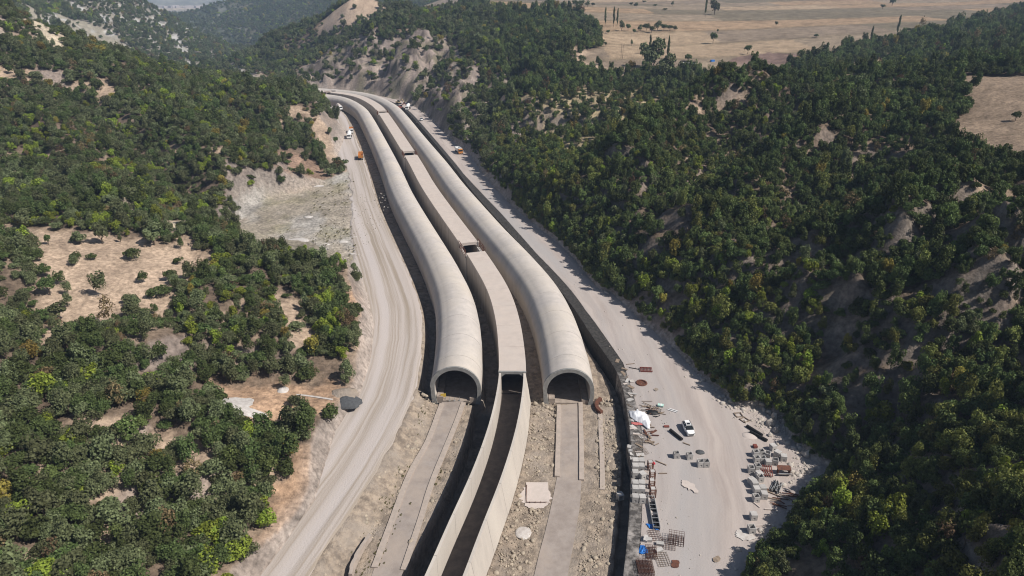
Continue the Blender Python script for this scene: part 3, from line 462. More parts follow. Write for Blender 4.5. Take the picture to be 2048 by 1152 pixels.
for (a, b_) in OPEN:
    culvert_run(cur, a)
    cpart(sweep([(-3.4,-7),(-3.4,2.9),(-2.6,2.9),(-2.6,-7)], a+.05, b_-.05), 'side_wall', m_conc); cpart(sweep([(3.4,-7),(3.4,2.9),(2.6,2.9),(2.6,-7)], a+.05, b_-.05), 'side_wall', m_conc)
    cpart(sweep([(-3.6,4.5),(-3.6,4.95),(3.6,4.95),(3.6,4.5)], b_, b_+.5), 'upstand', m_roof)
    for sg in (-1, 1):      # rusty formwork frames left on both side walls
        mb = MB()
        for q in np.linspace(a+.3, b_+1.5, 6):
            x1, y1 = mpt(q, sg*3.45); mb.bar((x1, y1, 2.6), (x1, y1, 5.6), .10, 4)
        for zz in (3.4, 4.6, 5.5):
            p1 = mpt(a+.3, sg*3.45); p2 = mpt(b_+1.5, sg*3.45); mb.bar((*p1, zz), (*p2, zz), .09, 4)
        cpart(mb, 'rusty_frame', m_rust)
    cur = b_
culvert_run(cur, TEND)
mb = MB(); V = []
cpart(sweep([(-2.6,-1.6),(2.6,-1.6)], CT-.2, CT+80, close=False, cap=False), 'culvert_floor', m_chfloor)
# portal header and haunches
cpart(sweep([(-3.3,3.3),(-3.3,4.65),(3.3,4.65),(3.3,3.3),(2.45,3.3),(1.7,4.0),(-1.7,4.0),(-2.45,3.3)], CT-.5, CT+.0), 'portal_header', m_ring)
# ---------------- open channel in the foreground ----------------
x0, y0 = mpt(TP-20, 0); ch = empty('open_channel', (float(x0), float(y0), -6), label='open concrete channel with high battered walls leading into the box culvert', cat='channel'); Mh = Matrix.Translation((-float(x0), -float(y0), 6))
t = CT-.55; first = True
while t > 0:
    e = max(t-9.6, 0)
    for prof_, nm in (([(-3.35,-10),(-3.15,4.35),(-2.65,4.35),(-2.6,-2),(-2.6,-10)], 'wall_panel'), ([(4.5,-3.6),(3.15,4.35),(2.65,4.35),(2.6,-2),(2.6,-10),(4.5,-10)], 'wall_panel')):
        o = sweep(prof_, e+.03, t-.03, 1.6).build(nm, m_chan, ch); o.data.transform(Mh)
    o = sweep([(-2.6,-1.6),(2.6,-1.6),(2.6,-1.9),(-2.6,-1.9)], e+.0, t-.0, 3).build('channel_floor', m_chfloor, ch); o.data.transform(Mh)
    t = e
# ---------------- retaining wall along the yard ----------------
x0, y0 = mpt(TP, wall_s(TP)); rw_ = empty('retaining_wall', (float(x0), float(y0), -5), label='long blackened concrete retaining wall along the left edge of the storage yard', cat='wall'); Mw = Matrix.Translation((-float(x0), -float(y0), 5))
t = 0.0
while t < TEND-1:
    e = min(t+12, TEND); ns = max(2, int((e-t)/2)+1); V = []; Fc = []; hz = .12+.05*rnd.random()
    if 470 < t < 480: hz = .12
    for q in np.linspace(t+.03, e-.03, ns):
        a = float(wall_s(q)); ww = float(wall_w(q)); j = .06*math.sin(q*1.9)
        for s_, z_ in ((a, -6), (a+.05, hz-.0), (a+.25, hz+.05), (a+1.2, hz+.03+.06*math.sin(q*2.3)), (a+ww+j-.15, hz-.02), (a+ww+j, -6)):
            xx, yy = mpt(q, s_); V.append((float(xx), float(yy), z_))
    for k in range(ns-1):
        for i in range(5): Fc.append((k*6+i, k*6+i+1, (k+1)*6+i+1, (k+1)*6+i))
    Fc += [tuple(range(6)), tuple((ns-1)*6+i for i in range(6))]
    o = MB().add(V, Fc).build('wall_segment', m_wall if t < TP+8 else m_wallfar, rw_); o.data.transform(Mw); t = e
# ---------------- approach slabs, kerbs, gutter ----------------
def ribbon(P, w_, z0, z1, jit=0):
    P = [Vector((p[0], p[1], 0)) for p in catmull(P, 5)]; V = []; Fc = []; n = len(P)
    for i in range(n):
        d = (P[min(i+1, n-1)]-P[max(i-1, 0)]).normalized(); nn = Vector((d.y, -d.x, 0)); j = rnd.uniform(-jit, jit)
        for a, z_ in ((-w_/2, z0), (-w_/2+j, z1), (w_/2+j, z1), (w_/2, z0)): q = P[i]+nn*a; V.append((q.x, q.y, z_))
    for k in range(n-1):
        for i in range(3): Fc.append((k*4+i, k*4+i+1, (k+1)*4+i+1, (k+1)*4+i))
    Fc += [(0,1,2,3), (4*n-4,4*n-3,4*n-2,4*n-1)]
    return MB().add(V, Fc)
def between(PA, PB, z_, m, name, n=24, nc=8, **k):
    A = catmull(PA, 8); B = catmull(PB, 8); f_ = np.linspace(0, 1, n)
    def rs(P): d = np.r_[0, np.cumsum(np.linalg.norm(np.diff(P, axis=0), axis=1))]/np.linalg.norm(np.diff(P, axis=0), axis=1).sum(); return np.stack([np.interp(f_, d, P[:,0]), np.interp(f_, d, P[:,1])], 1)
    A, B = rs(A), rs(B); g = np.linspace(0, 1, nc)[None,:,None]; P = A[:,None]*(1-g)+B[:,None]*g
    zz = z_+.03*fbm(P[...,0]/1.2, P[...,1]/1.2, 3, 81)
    return grid_obj(name, np.concatenate([P, zz[...,None]], -1), m, **k)
KL1 = [(-16.69, 136.40), (-18.44, 122.19), (-20.97, 110.98), (-22.45, 98.43), (-23.72, 86.90)]
KL2 = [(-11.59, 136.82), (-13.15, 126.17), (-15.88, 110.22), (-17.31, 97.15), (-18.64, 86.36)]
KR1 = [(11.17, 135.78), (10.47, 126.36), (9.92, 119.24), (9.17, 110.37)]
KR2 = [(16.37, 136.82), (15.53, 126.36), (14.83, 117.55), (14.06, 109.31)]
KR3 = [(9.32, 111.14), (7.63, 102.43), (6.05, 95.14), (4.77, 89.92), (3.16, 82.37)]
KR4 = [(14.16, 110.37), (13.14, 102.43), (11.65, 95.14), (10.50, 89.92), (8.82, 82.37)]
between([(-16.77, 137.24)]+KL1[1:]+[(-24.15, 82.88)], [(-11.65, 137.66)]+KL2[1:]+[(-19.14, 82.88)], -2.86, m_slab, 'approach_path', kind='structure')
between(KR1, KR2, -2.86, m_slab, 'approach_path', kind='structure')
between(KR3, KR4, -2.88, m_slab, 'approach_path', kind='structure')
for P, w_, h_, lab in ((KL1, 1.15, .35, 'pale concrete kerb on the left of the slab leading to the left portal'), (KL2, 1.1, .35, 'pale concrete kerb between the left slab and the black trench'),
                   (KR1, 1.0, .45, 'earth smeared concrete kerb on the left of the slab at the right portal'), (KR2, 1.0, .45, 'clean concrete kerb on the right of the slab at the right portal'),
                   ([(20.53, 132.52), (19.81, 124.52), (19.00, 115.90), (17.98, 106.51)], 1.0, .3, 'short concrete kerb strip next to the curved rusty form')):
    ribbon(P, w_, -3.4, -3+h_, .03).build('kerb', m_kerb, label=lab, cat='kerb', group='concrete kerbs in front of the portals')
ribbon([(-20.68, 132.29), (-21.28, 127.80), (-21.53, 122.82), (-23.51, 115.46), (-24.59, 109.79)], .75, -3.2, -2.35, .12).build('drainage_gutter', m_kerb, label='broken pale concrete gutter strip beside the haul road bank near the left portal', cat='gutter')
ribbon([(-25.54, 93.13), (-26.46, 90.52), (-27.09, 86.80), (-27.20, 84.12)], .6, -2.6, -1.2, .12).build('drainage_gutter', m_kerb, label='short curved end of gutter in the dirt at the bottom of the haul road', cat='gutter')
MB().box((0,0,.3), (1.5,1.5,.7)).build('gutter_chamber', m_kerb, loc=(*(-21.34, 127.42), -2.6), rz=.2, label='small concrete chamber box sitting on the broken gutter', cat='concrete chamber')
pad = empty('concrete_pad', (*(5.04, 105.79), -3), label='square pale concrete pad cast on the rubble between channel and right slab', cat='concrete pad')
MB().box((0,0,.12), (4.4,5.6,.36)).build('slab', m_pad, pad)
V = [(0,0,.16)]+[((3.0+.35*math.sin(a*3.1)+rnd.uniform(-.2,.2))*math.cos(2*math.pi*a/40)-.4, (3.4+.2*math.cos(a*1.7)+rnd.uniform(-.2,.2))*math.sin(2*math.pi*a/40)-1.1, .08) for a in range(40)]
MB().add(V, [(0, 1+i, 1+(i+1) % 40) for i in range(40)]).build('spilled_concrete', m_pad, pad)
mb = MB().bar((-2.3,-2.9,.35), (1.6,-2.95,.35), .06, 4).bar((-2.3,-2.9,.35), (-2.1,2.0,.35), .05, 4)
for k in range(4): mb.bar((-1.6+k*1.05,-2.95,.0), (-1.6+k*1.05,-2.95,.5), .05, 4)
mb.build('edge_form', m_rust, pad)
# lower half of portal: barrier, curved form
bar = empty('safety_barrier', (*(-16.51, 138.30), -2.8), rz=.1, label='small yellow barrier board standing in the mouth of the left tunnel portal', cat='barrier')
MB().box((0,0,1.15), (1.3,.08,.9)).build('board', m_yellow, bar)
for sx in (-.5, .5): MB().bar((sx,.0,.75), (sx*1.1,.35,0), .05, 4).bar((sx,0,.75), (sx*1.1,-.35,0), .05, 4).build('leg', m_steel, bar)
for k, p in enumerate(((-15.01, 137.66), (-13.81, 137.66), (-12.62, 137.87))):
    MB().bar((0,0,0), (0,0,1.0), .05, 4).box((0,0,.03), (.4,.4,.06)).build('barrier_post', m_steel, loc=(*p, -2.8), label=('thin post next to the yellow barrier board', 'middle thin post across the left portal mouth', 'thin post nearest the right side of the left portal mouth')[k], cat='post', group='thin posts across the left portal mouth')
V = []; Fc = []
for i in range(11):
    a = R(200-i*9); 
    for r_, z_ in ((3.6, 0), (3.6, .9), (4.4, .9), (4.4, 0)): V.append((r_*math.cos(a)+4, r_*math.sin(a), z_))
for k in range(10):
    for i in range(4): Fc.append((k*4+i, k*4+(i+1) % 4, (k+1)*4+(i+1) % 4, (k+1)*4+i))
Fc += [(0,1,2,3), (40,41,42,43)]
MB().add(V, Fc).build('curved_steel_form', m_rust, loc=(*(20.18, 133.53), -2.95), rz=.35, label='curved rusty steel form lying beside the right tunnel portal', cat='steel form')
def blob(loc, rx, ry, h, m, name, seed, n=18, **k):
    r_ = random.Random(seed); V = []; Fc = []; L_ = 5
    for j in range(L_):
        q = j/(L_-1); rr = math.cos(q*math.pi/2*.96)**.8
        for i in range(n): a = 2*math.pi*i/n; g = 1+r_.uniform(-.1,.1); V.append((rx*rr*g*math.cos(a), ry*rr*g*math.sin(a), h*q**1.0*(1+r_.uniform(-.08,.08))))
    for j in range(L_-1):
        for i in range(n): Fc.append((j*n+i, j*n+(i+1) % n, (j+1)*n+(i+1) % n, (j+1)*n+i))
    Fc.append(tuple((L_-1)*n+i for i in range(n)))
    return MB().add(V, Fc).build(name, m, loc=loc, smooth=True, **k)
blob((*(2.11, 95.14), -3), 1.5, 1.6, .35, m_lime, 'lime_heap', 3, label='low white heap of lime on the rubble beside the channel', cat='heap')
def flatpatch(P, z_, m, name, sub_=3, terr=False, jag=.25, **k):
    P = [Vector((p[0], p[1], 0)) for p in catmull(P+[P[0]], 5)[:-1]]; cen = sum(P, Vector())/len(P); V = []; Fc = []; n = len(P)
    for j in range(1, sub_+1):
        for p in P:
            q = cen+(p-cen)*(j/sub_); 
            if j == sub_: q += Vector((rnd.uniform(-jag, jag), rnd.uniform(-jag, jag), 0))
            V.append((q.x, q.y, 0))
    V.append((cen.x, cen.y, 0))
    for j in range(sub_-1):
        for i in range(n): Fc.append((j*n+i, j*n+(i+1) % n, (j+1)*n+(i+1) % n, (j+1)*n+i))
    for i in range(n): Fc.append((len(V)-1, i, (i+1) % n))
    A = np.array(V)
    if terr: A[:, 2] = height(A[:,0], A[:,1])+z_
    else: A[:, 2] = z_
    return MB().add(A.tolist(), Fc).build(name, m, **k)
flatpatch([(-64.47, 121.39, 7.99), (-60.97, 126.52, 5.44), (-56.62, 126.44, 4.97), (-56.00, 121.87, 5.76), (-52.55, 122.00, 4.12), (-53.34, 119.73, 4.45), (-59.21, 117.46, 8.31)], .10, m_lime, 'lime_spill', 4, True, label='large white lime spill on the clearing left of the haul road', cat='spill')
blob((*(-52.73, 132.77, 3.31)[:2], (-52.73, 132.77, 3.31)[2]-.1), 1.3, 1.6, .8, m_lime, 'lime_heap', 5, label='round white heap on the clearing left of the haul road', cat='heap')
ribbon([(-51.28, 131.72, 3.19)[:2], (-48.42, 131.57, 2.88)[:2], (-44.84, 130.86, 2.68)[:2], (-40.58, 129.73, 2.76)[:2]], .5, (-45.91, 130.66, 2.81)[2]-1, (-45.91, 130.66, 2.81)[2]+.12).build('lime_trail', m_lime, label='thin white trail from the round heap to the dark gravel pile', cat='spill')
blob((*(-37.88, 130.71, 1.42)[:2], (-37.88, 130.71, 1.42)[2]-.2), 3.6, 2.6, 1.6, m_gravelpile, 'gravel_pile', 6, label='dark grey gravel pile at the left edge of the haul road', cat='pile')
blob((*(-38.74, 133.02, 2.47)[:2], (-38.74, 133.02, 2.47)[2]-.2), 3.4, 2.4, .9, m_rub, 'sand_pile', 8, label='brown earth pile just behind the dark gravel pile', cat='pile')
for i, (a, b_, c_) in enumerate(((1462,(-85.09, 237.10),(2.6,2.2)), (0,(-78.11, 238.67),(2.2,3.0)), (0,(-68.58, 235.55),(1.4,.9)), (0,(-62.71, 238.15),(1.8,1.1)), (0,(-83.59, 267.13),(1.9,1.2)), (0,(-59.43, 242.96),(1.5,.7)), (0,(-56.80, 226.09),(1.4,.6)), (0,(-91.93, 312.65),(3.2,1.5)), (0,(-80.28, 239.73),(4.4,2.6)))):
    blob((b_[0], b_[1], -.25), c_[0], c_[1], .45, m_lime, 'lime_heap', 20+i, label='low white spill on the grassy flat left of the haul road', cat='heap', group='white spills on the grassy flat')
# ---------------- precast manhole boxes ----------------
def box_mesh(closed=False):
    mb = MB(); o, i_, h = .58, .46, 1.3; V = []; Fc = []
    def sq(a, z_): return [(-a,-a,z_), (a,-a,z_), (a,a,z_), (-a,a,z_)]
    V = sq(o,0)+sq(o,h)+sq(i_,h)+sq(i_,.12)
    Fc = [(3,2,1,0), (1,2,6,5), (2,3,7,6), (3,0,4,7), (12,13,14,15)]
    if closed: Fc += [(4,5,6,7)]
    else:
        Fc += [(4,5,9,8), (5,6,10,9), (6,7,11,10), (7,4,8,11)]
        Fc += [(8,9,13,12), (9,10,14,13), (10,11,15,14), (11,8,12,15)]
    # front side y=-o with a round hole
    n = 12; k = len(V)
    for j in range(n): a = 2*math.pi*j/n+math.pi/n; V.append((.21*math.cos(a), -o, .48+.21*math.sin(a)))
    for j in range(n): a = 2*math.pi*j/n+math.pi/n; V.append((.21*math.cos(a), -o+.14, .48+.21*math.sin(a)))
    cor = {0: 5, 1: 4, 2: 0, 3: 1}
    for j in range(n):
        q = int(((j+.5+.0)*360/n+15) % 360 // 90); q2 = int((((j+1)+.5)*360/n+15) % 360 // 90) if False else q
        j2 = (j+1) % n; Fc.append((k+j, k+j2, cor[q]))
        Fc.append((k+j, k+n+j, k+n+j2, k+j2))
    for q, j in ((0, 2), (1, 5), (2, 8), (3, 11)): 
        Fc.append((k+(j+0) % n, cor[q], cor[(q+1) % 4])) 
    mb.add(V, Fc); m2 = mb
    m2.add([(.3*math.cos(a), -o+.15, .48+.3*math.sin(a)) for a in np.linspace(0, 2*math.pi, 9)[:-1]], [tuple(range(8))])
    return m2.mesh('manhole_box', m_box)
me_open, me_closed = box_mesh(), box_mesh(True)
for m_ in (me_open, me_closed): m_.update()
def manhole(p, lab, grp, kind='o', rz=0, z_=.06, tilt=None, s=1.0):
    o = bpy.data.objects.new('manhole_box', me_closed if kind == 'c' else me_open); COL.objects.link(o); o.location = (p[0], p[1], z_); o.rotation_euler = (0, 0, rz); o.scale = (s,)*3
    if kind == 'f': o.rotation_euler = (R(90), 0, rz); o.location.z = z_+.58; 
    if tilt: o.rotation_euler = tilt
    return tag(o, lab, 'concrete box', grp)
GM = 'precast manhole boxes in the middle of the yard'
manhole((33.68, 112.95), 'lone grey manhole box with a plank leaning on it, left end of the middle row', GM, 'o', .05)
manhole((36.28, 112.63), 'grey manhole box with round hole, second from the left in the middle row', GM, 'o', .08)
manhole((37.94, 110.28), 'grey manhole box left of the pair standing side by side mid yard', GM, 'o', .03, s=1.05)
manhole((39.05, 110.28), 'grey manhole box at the right end of the middle row', GM, 'o', .05, s=1.05)
GR = 'precast manhole boxes piled on the right of the yard'
rt = [((49.65, 111.53),'o',.05,'open manhole box at the front left corner of the upper cluster'), ((50.87, 111.53),'o',.0,'open manhole box second from the left at the front of the upper cluster'),
 ((50.06, 113.44),'o',.05,'open manhole box at the back left corner of the upper cluster'), ((51.25, 113.60),'o',.1,'open manhole box second from the left at the back of the upper cluster'),
 ((51.62, 110.44),'c',-.05,'solid topped manhole box with dark round hole at the front of the upper cluster'), ((53.14, 110.75),'o',-.3,'turned open manhole box right of the solid one in the upper cluster'),
 ((52.37, 112.95),'o',-.5,'diagonally turned open manhole box inside the upper cluster'), ((54.35, 115.39),'c',.3,'manhole box lying shut side up at the top of the upper cluster'),
 ((54.54, 113.27),'c',.7,'manhole box leaning behind the upper cluster near the loose rock'), ((55.31, 112.00),'c',-.2,'last manhole box on the right of the upper cluster'),
 ((47.55, 108.45),'o',-.1,'open manhole box at the left of the middle cluster'), ((49.04, 109.06),'o',.1,'open manhole box just below the upper cluster front row'),
 ((48.45, 107.55),'f',.4,'manhole box tipped on its side by the red steel frame'), ((46.36, 105.64),'f',.5,'manhole box tipped over at the far left of the lower cluster'),
 ((48.47, 105.79),'o',.15,'open manhole box touching the red steel frame'), ((46.83, 104.06),'c',.1,'shut manhole box in the middle of the lower cluster'),
 ((46.67, 102.38),'c',.02,'shut manhole box in the front left of the lower cluster'), ((47.91, 102.66),'c',.05,'shut manhole box with round hole below the red frame'),
 ((45.87, 100.19),'o',.1,'open manhole box alone at the bottom tip of the lower cluster'), ((47.65, 101.00),'c',-.1,'manhole box beside the timber at the bottom of the lower cluster')]
for p, k_, rz, lab in [(a, k_, rz, lab) for a, k_, rz, lab in rt]: manhole(p, lab, GR, k_, rz)
manhole((43.89, 95.51), 'single manhole box with round hole standing apart below the clusters', 'lone manhole boxes on the yard', 'c', .0)
manhole((42.47, 92.20), 'open empty manhole box standing on white spilled cement', 'lone manhole boxes on the yard', 'o', .05, s=1.05)
manhole((20.91, 104.79), 'manhole box fallen on its side onto the rubble below the wall', 'manhole boxes below the wall', 'f', .3, -2.9)
GL = 'pale manhole boxes stacked on the retaining wall'
lf = [((24.87, 110.59),'top row left'),((26.09, 110.59),'top row right'),((24.60, 108.91),'second row left'),((25.80, 108.91),'second row right'),((24.28, 106.96),'third row left, grey front'),((25.58, 106.52),'third row right, turned slightly'),
 ((23.78, 103.92),'fourth row left'),((25.04, 103.92),'fourth row right'),((23.53, 102.38),'fifth row left'),((24.77, 102.38),'fifth row right'),((23.15, 100.06),'bottom row left'),((24.44, 99.92),'bottom row right')]
for i, (a, lab) in enumerate(lf):
    rz = rnd.uniform(-.12, .12) if i != 5 else .45
    manhole(a, 'pale shut manhole box on the retaining wall, '+lab, GL, 'c', rz, .14, s=1.02)
for p, lab in (((23.63, 111.06), 'first'), ((23.23, 108.45), 'second'), ((22.86, 106.08), 'third')):
    pass
sk = MB()
for k in range(5): sk.box((rnd.uniform(-.1,.1), -1.3*k, 1.3+.1*rnd.random()), (1.05,.95,.18), rnd.uniform(-.2,.2), rx=rnd.uniform(-.2,.2), ry=rnd.uniform(-.1,.3))
tp = empty('cover_slab_stack', (*(24.71, 116.41), -5.4), label='leaning pale cover slabs propped in the trench against the retaining wall', cat='slab stack')
for k in range(6): MB().box((0,0,0), (.95,1.0,.16), rx=rnd.uniform(-.15,.15), ry=rnd.uniform(-.2,.3)).build('cover_slab', m_box, tp, loc=(rnd.uniform(-.1,.1), -1.25*k, 5.45+.1*rnd.random()), rz=rnd.uniform(-.25,.25))
MB().box((0,-3.0,2.6), (1.0,7.5,5.4)).build('propping_block', m_wall, tp)
# ---------------- rusty cages and frames ----------------
def frame_cage(p, lab, grp, w_=1.0, l_=1.0, h=1.7, rz=0, m=m_rust, nz_=5, z_=.05, r_=.06):
    root = empty('reinforcement_cage', (*p, z_), rz, label=lab, cat='steel cage', group=grp); mb = MB()
    for sx in (-1,1):
        for sy in (-1,1): mb.bar((sx*w_/2, sy*l_/2, 0), (sx*w_/2, sy*l_/2, h), r_, 4)
    mb.build('upright', m, root)
    for k in range(nz_):
        zz = h*(k+.0)/(nz_-1); q = MB()
        for a, b_ in (((-1,-1),(1,-1)), ((1,-1),(1,1)), ((1,1),(-1,1)), ((-1,1),(-1,-1))): q.bar((a[0]*w_/2, a[1]*l_/2, zz), (b_[0]*w_/2, b_[1]*l_/2, zz), r_, 4)
        q.build('hoop', m, root)
    return root
GC = 'rusty cages standing beside the wall'
for p, lab in (((27.68, 109.36), 'uppermost rusty cage beside the stacked boxes, red cloth at its top'), ((27.55, 106.52), 'second rusty cage from the top with a pale panel on it'), ((26.97, 103.92), 'third rusty cage from the top beside the stacked boxes'), ((26.72, 101.55), 'lowest rusty cage beside the bottom stacked boxes')):
    c_ = frame_cage(p, lab, GC, 1.0, 1.1, 1.75, rnd.uniform(-.1,.1))
    MB().box((0,.1,1.78), (.8,.75,.05)).build('panel', m_box, c_)
MB().box((0,0,0), (.5,.6,.25), .3).build('red_cloth', mat('red_cloth', (.55,.03,.05)), loc=(*(28.31, 109.51), 1.3), label='bright red cloth on the uppermost rusty cage', cat='cloth')
rk_ = empty('steel_rack', (*(26.01, 96.78), .08), R(-3), label='long black ladder shaped steel rack lying beside the wall above the blue tarpaulin', cat='steel rack')
for sx in (-.6, .6): MB().box((sx,0,.35), (.09,8.0,.7)).build('rail', m_steel, rk_)
for k in range(8): MB().box((0,-4+k*8/7,.62), (1.2,.09,.12)).build('crossbar', m_steel, rk_)
for k in (1,2,3,5,6): MB().box((0,-4+(k-.5)*8/7,.15), (1.1,1.0,.1)).build('dark_liner', m_dark, rk_)
def mesh_mat(p, lab, w_, l_, sp, rz, z_, m=m_rust, r_=.035, ry=0, h=0, **k):
    mb = MB(); nx = int(w_/sp); ny = int(l_/sp)
    for lev in ([0] if not h else [0, h]):
        for i in range(nx+1): x_ = -w_/2+w_*i/nx; mb.bar((x_, -l_/2, lev), (x_, l_/2, lev+rnd.uniform(-.05,.1)), r_, 3, cap=False)
        for j in range(ny+1): y_ = -l_/2+l_*j/ny; mb.bar((-w_/2, y_, lev), (w_/2, y_, lev+rnd.uniform(-.05,.1)), r_, 3, cap=False)
    if h:
        for i in range(0, nx+1, 2):
            for j in range(0, ny+1, 2): mb.bar((-w_/2+w_*i/nx, -l_/2+l_*j/ny, 0), (-w_/2+w_*i/nx, -l_/2+l_*j/ny, h), r_, 3, cap=False)
    o = mb.build('rebar_mesh', m, loc=(*p, z_), rz=rz, label=lab, cat='rebar mesh', **k); o.rotation_euler.y = ry; return o
G9 = 'rusty rebar meshes at the foot of the yard'
mesh_mat((28.71, 90.19), 'tall rusty rebar grid standing on the open yard right of the blue tarpaulins', 2.6, 2.4, .42, -.25, .1, h=1.1, group=G9)
mesh_mat((27.12, 89.27), 'low rusty rebar grid leaning left of the tall one', 2.4, 2.6, .4, -.2, .25, group=G9)
mesh_mat((23.78, 87.24), 'brown rebar grid on the ground below the lower blue tarpaulin', 1.8, 2.6, .3, -.1, .2, h=.6, group=G9)
mesh_mat((22.18, 83.99), 'dense rusty rebar pile in the bottom corner beside the wall', 2.6, 3.2, .25, 0, .2, h=.6, group=G9)
mesh_mat((25.49, 85.92), 'loose grey rebar grid next to the dark stain', 2.2, 3.0, .4, .1, .15, m=m_timber, group=G9)
mesh_mat((25.25, 91.36), 'thin rebar grid just below the upper blue tarpaulin', 2.0, 2.4, .45, .1, .2, group=G9)
mesh_mat((26.67, 114.57), 'thin steel mesh lying over the wall top above the stacked boxes', 2.8, 2.2, .4, .3, .25, m=m_timber, r_=.03, group='steel meshes on the wall top')
mesh_mat((27.49, 118.76), 'tangled grey mesh on the wall top below the white tarpaulin', 2.6, 3.2, .45, .1, .3, m=m_timber, r_=.03, group='steel meshes on the wall top')
rg = empty('red_steel_grating', (*(33.58, 146.91), .1), R(-4), label='flat red steel grating lying at the top of the yard near the wall', cat='steel grating')
for sy in (-.9,.9): MB().box((0,sy,.2), (3.0,.15,.25)).build('edge_bar', m_redsteel, rg)
for k in range(9): MB().box((-1.45+k*.36,0,.22), (.11,1.7,.2)).build('bar', m_redsteel, rg)
MB().lathe([(1.3,0),(1.42,.12),(1.3,.3),(1.0,.3),(.95,.05)], 22, Matrix.Scale(1,4)).build('rusty_ring', m_rust, loc=(*(31.42, 140.92), .05), label='oval coil of rusty steel lying on the ground beside the wall', cat='steel coil')
MB().box((0,0,.12), (1.15,.55,.22)).build('red_sheet', m_redsteel, loc=(*(33.87, 123.37), .05), rz=.0, label='small red steel sheet on the ground left of the white car', cat='steel sheet')
MB().box((0,0,.3), (.75,.9,.5)).build('red_crate', m_redsteel, loc=(*(50.96, 116.22), .05), rz=.05, label='small red steel crate above the upper cluster of boxes', cat='crate')
rf = empty('formwork_panel', (*(50.59, 108.00), .2), R(-10), label='red steel form panel leaning against the manhole boxes', cat='steel form')
for k in range(6): MB().box((-1.1+k*.4,0,.55), (.14,2.6,.16), ry=0, rx=.25).build('rib', m_redsteel, rf)
for k in range(3): MB().box((-.1,-1.1+k*1.1,.42+.27*(k-1)), (2.3,.14,.12)).build('crossbar', m_redsteel, rf)
dk_ = empty('steel_form_box', (*(53.87, 108.00), .1), R(-4), label='dark brown steel form box with pipes under it right of the red form', cat='steel form')
MB().box((0,0,1.3), (2.6,1.1,.14), rx=.35).build('top_plate', m_rust, dk_)
for k in range(5): MB().bar((-1.3,-.6-.12*k,.2+.12*k), (1.3,-.6-.1*k,.25+.1*k), .08, 5).build('pipe', m_steel, dk_)
for sx in (-1.1,1.1): MB().box((sx,-.1,.6), (.12,.9,1.2)).build('side_plate', m_rust, dk_)
bd = empty('pole_bundle', (*(50.99, 103.78), .1), R(-35), label='bundle of steel poles with dark open ends lying below the dark form box', cat='pole bundle')
for k in range(18): MB().bar((rnd.uniform(-1,1),-1.6+rnd.uniform(-.2,.2),.12+.14*(k % 4)), (rnd.uniform(-1,1),1.5,.15+.13*(k % 4)), .075, 6).build('pole', m_steel if k % 3 else m_dark, bd)
for p, rz, lab in (((35.25, 120.15), R(28), 'single black corrugated pipe lying left of the white car'), ((52.59, 121.57), R(33), 'longer of the two black pipes near the right edge of the yard'), ((52.82, 119.63), R(40), 'shorter black pipe crossing the foot of the longer one')):
    L_ = 3.9 if '1352' in str(0) or 'single' in lab else (4.2 if 'longer' in lab else 2.6)
    mb = MB(); prof_ = []
    for k in range(int(L_*8)): prof_ += [(.30, k/8), (.34, k/8+.03), (.34, k/8+.07), (.30, k/8+.1)]
    Mx = Matrix.Rotation(R(90), 4, 'X') @ Matrix.Translation((0,0,-L_/2))
    mb.lathe(prof_, 12, Mx); mb.build('drainage_pipe', m_dark, loc=(*p, .38), rz=rz, smooth=False, label=lab, cat='pipe', group='black drainage pipes on the yard')
for p, rz, lab, w_ in (((50.96, 127.67), .1, 'square timber frame lying near the right edge of the yard', 1.5), ((51.72, 125.77), .5, 'thinner flat frame half overlapping the square timber frame', 1.5)):
    root = empty('timber_frame', (*p, .08), rz, label=lab, cat='frame')
    for a in range(4): MB().box((math.cos(a*math.pi/2)*w_/2, math.sin(a*math.pi/2)*w_/2, .1), ((.16, w_+.16) if a % 2 == 0 else (w_+.16, .16))+(.18,)).build('rail', m_timber, root)
# ---------------- tarpaulins and cloth ----------------
def cloth(p, P, h, m, name, seed, **k):
    xs = np.array([q[0] for q in P]); ys = np.array([q[1] for q in P]); gx_ = np.linspace(xs.min(), xs.max(), 30); gy_ = np.linspace(ys.min(), ys.max(), 30)
    Xg, Yg = np.meshgrid(gx_, gy_); d = -sdist(Xg, Yg, P); zz = h*sstep(-.1, 1.2, d)*(.6+.8*np.abs(fbm(Xg/1.1+seed, Yg/1.1, 3, seed)))+.25*np.abs(fbm(Xg/.45, Yg/.7, 3, seed+1))
    Fc = []; n = 30
    for i in range(n-1):
        for j in range(n-1):
            if (d[i:i+2, j:j+2] > -.02).all(): Fc.append((i*n+j, i*n+j+1, (i+1)*n+j+1, (i+1)*n+j))
    used = sorted({v for f_ in Fc for v in f_}); mp = {v: i for i, v in enumerate(used)}
    V = [(float(Xg.ravel()[v]), float(Yg.ravel()[v]), float(zz.ravel()[v])) for v in used]
    o = MB().add(V, [tuple(mp[v] for v in f_) for f_ in Fc]).build(name, m, loc=p, smooth=True, **k)
    sm = o.modifiers.new('thick', 'SOLIDIFY'); sm.thickness = .03; return o
cloth((*(28.46, 126.34), .25), [(-2.0,3.0),(-.7,2.6),(.1,3.7),(.5,2.4),(1.6,2.2),(2.1,.7),(2.2,-1.6),(1.6,-4.0),(1.0,-4.0),(.2,-2.6),(-1.2,-1.3),(-2.2,.3)], .9, m_tarp, 'tarpaulin', 4, label='crumpled white tarpaulin draped over the wall top beside the debris', cat='tarpaulin')
cloth((*(27.56, 124.28), .3), [(-1.2,.5),(.9,.3),(1.2,-.6),(-.3,-.7),(-1.3,-.2)], .3, mat('faded_red_cloth', (.45,.14,.13)), 'cloth', 9, label='faded red cloth showing under the white tarpaulin', cat='cloth')
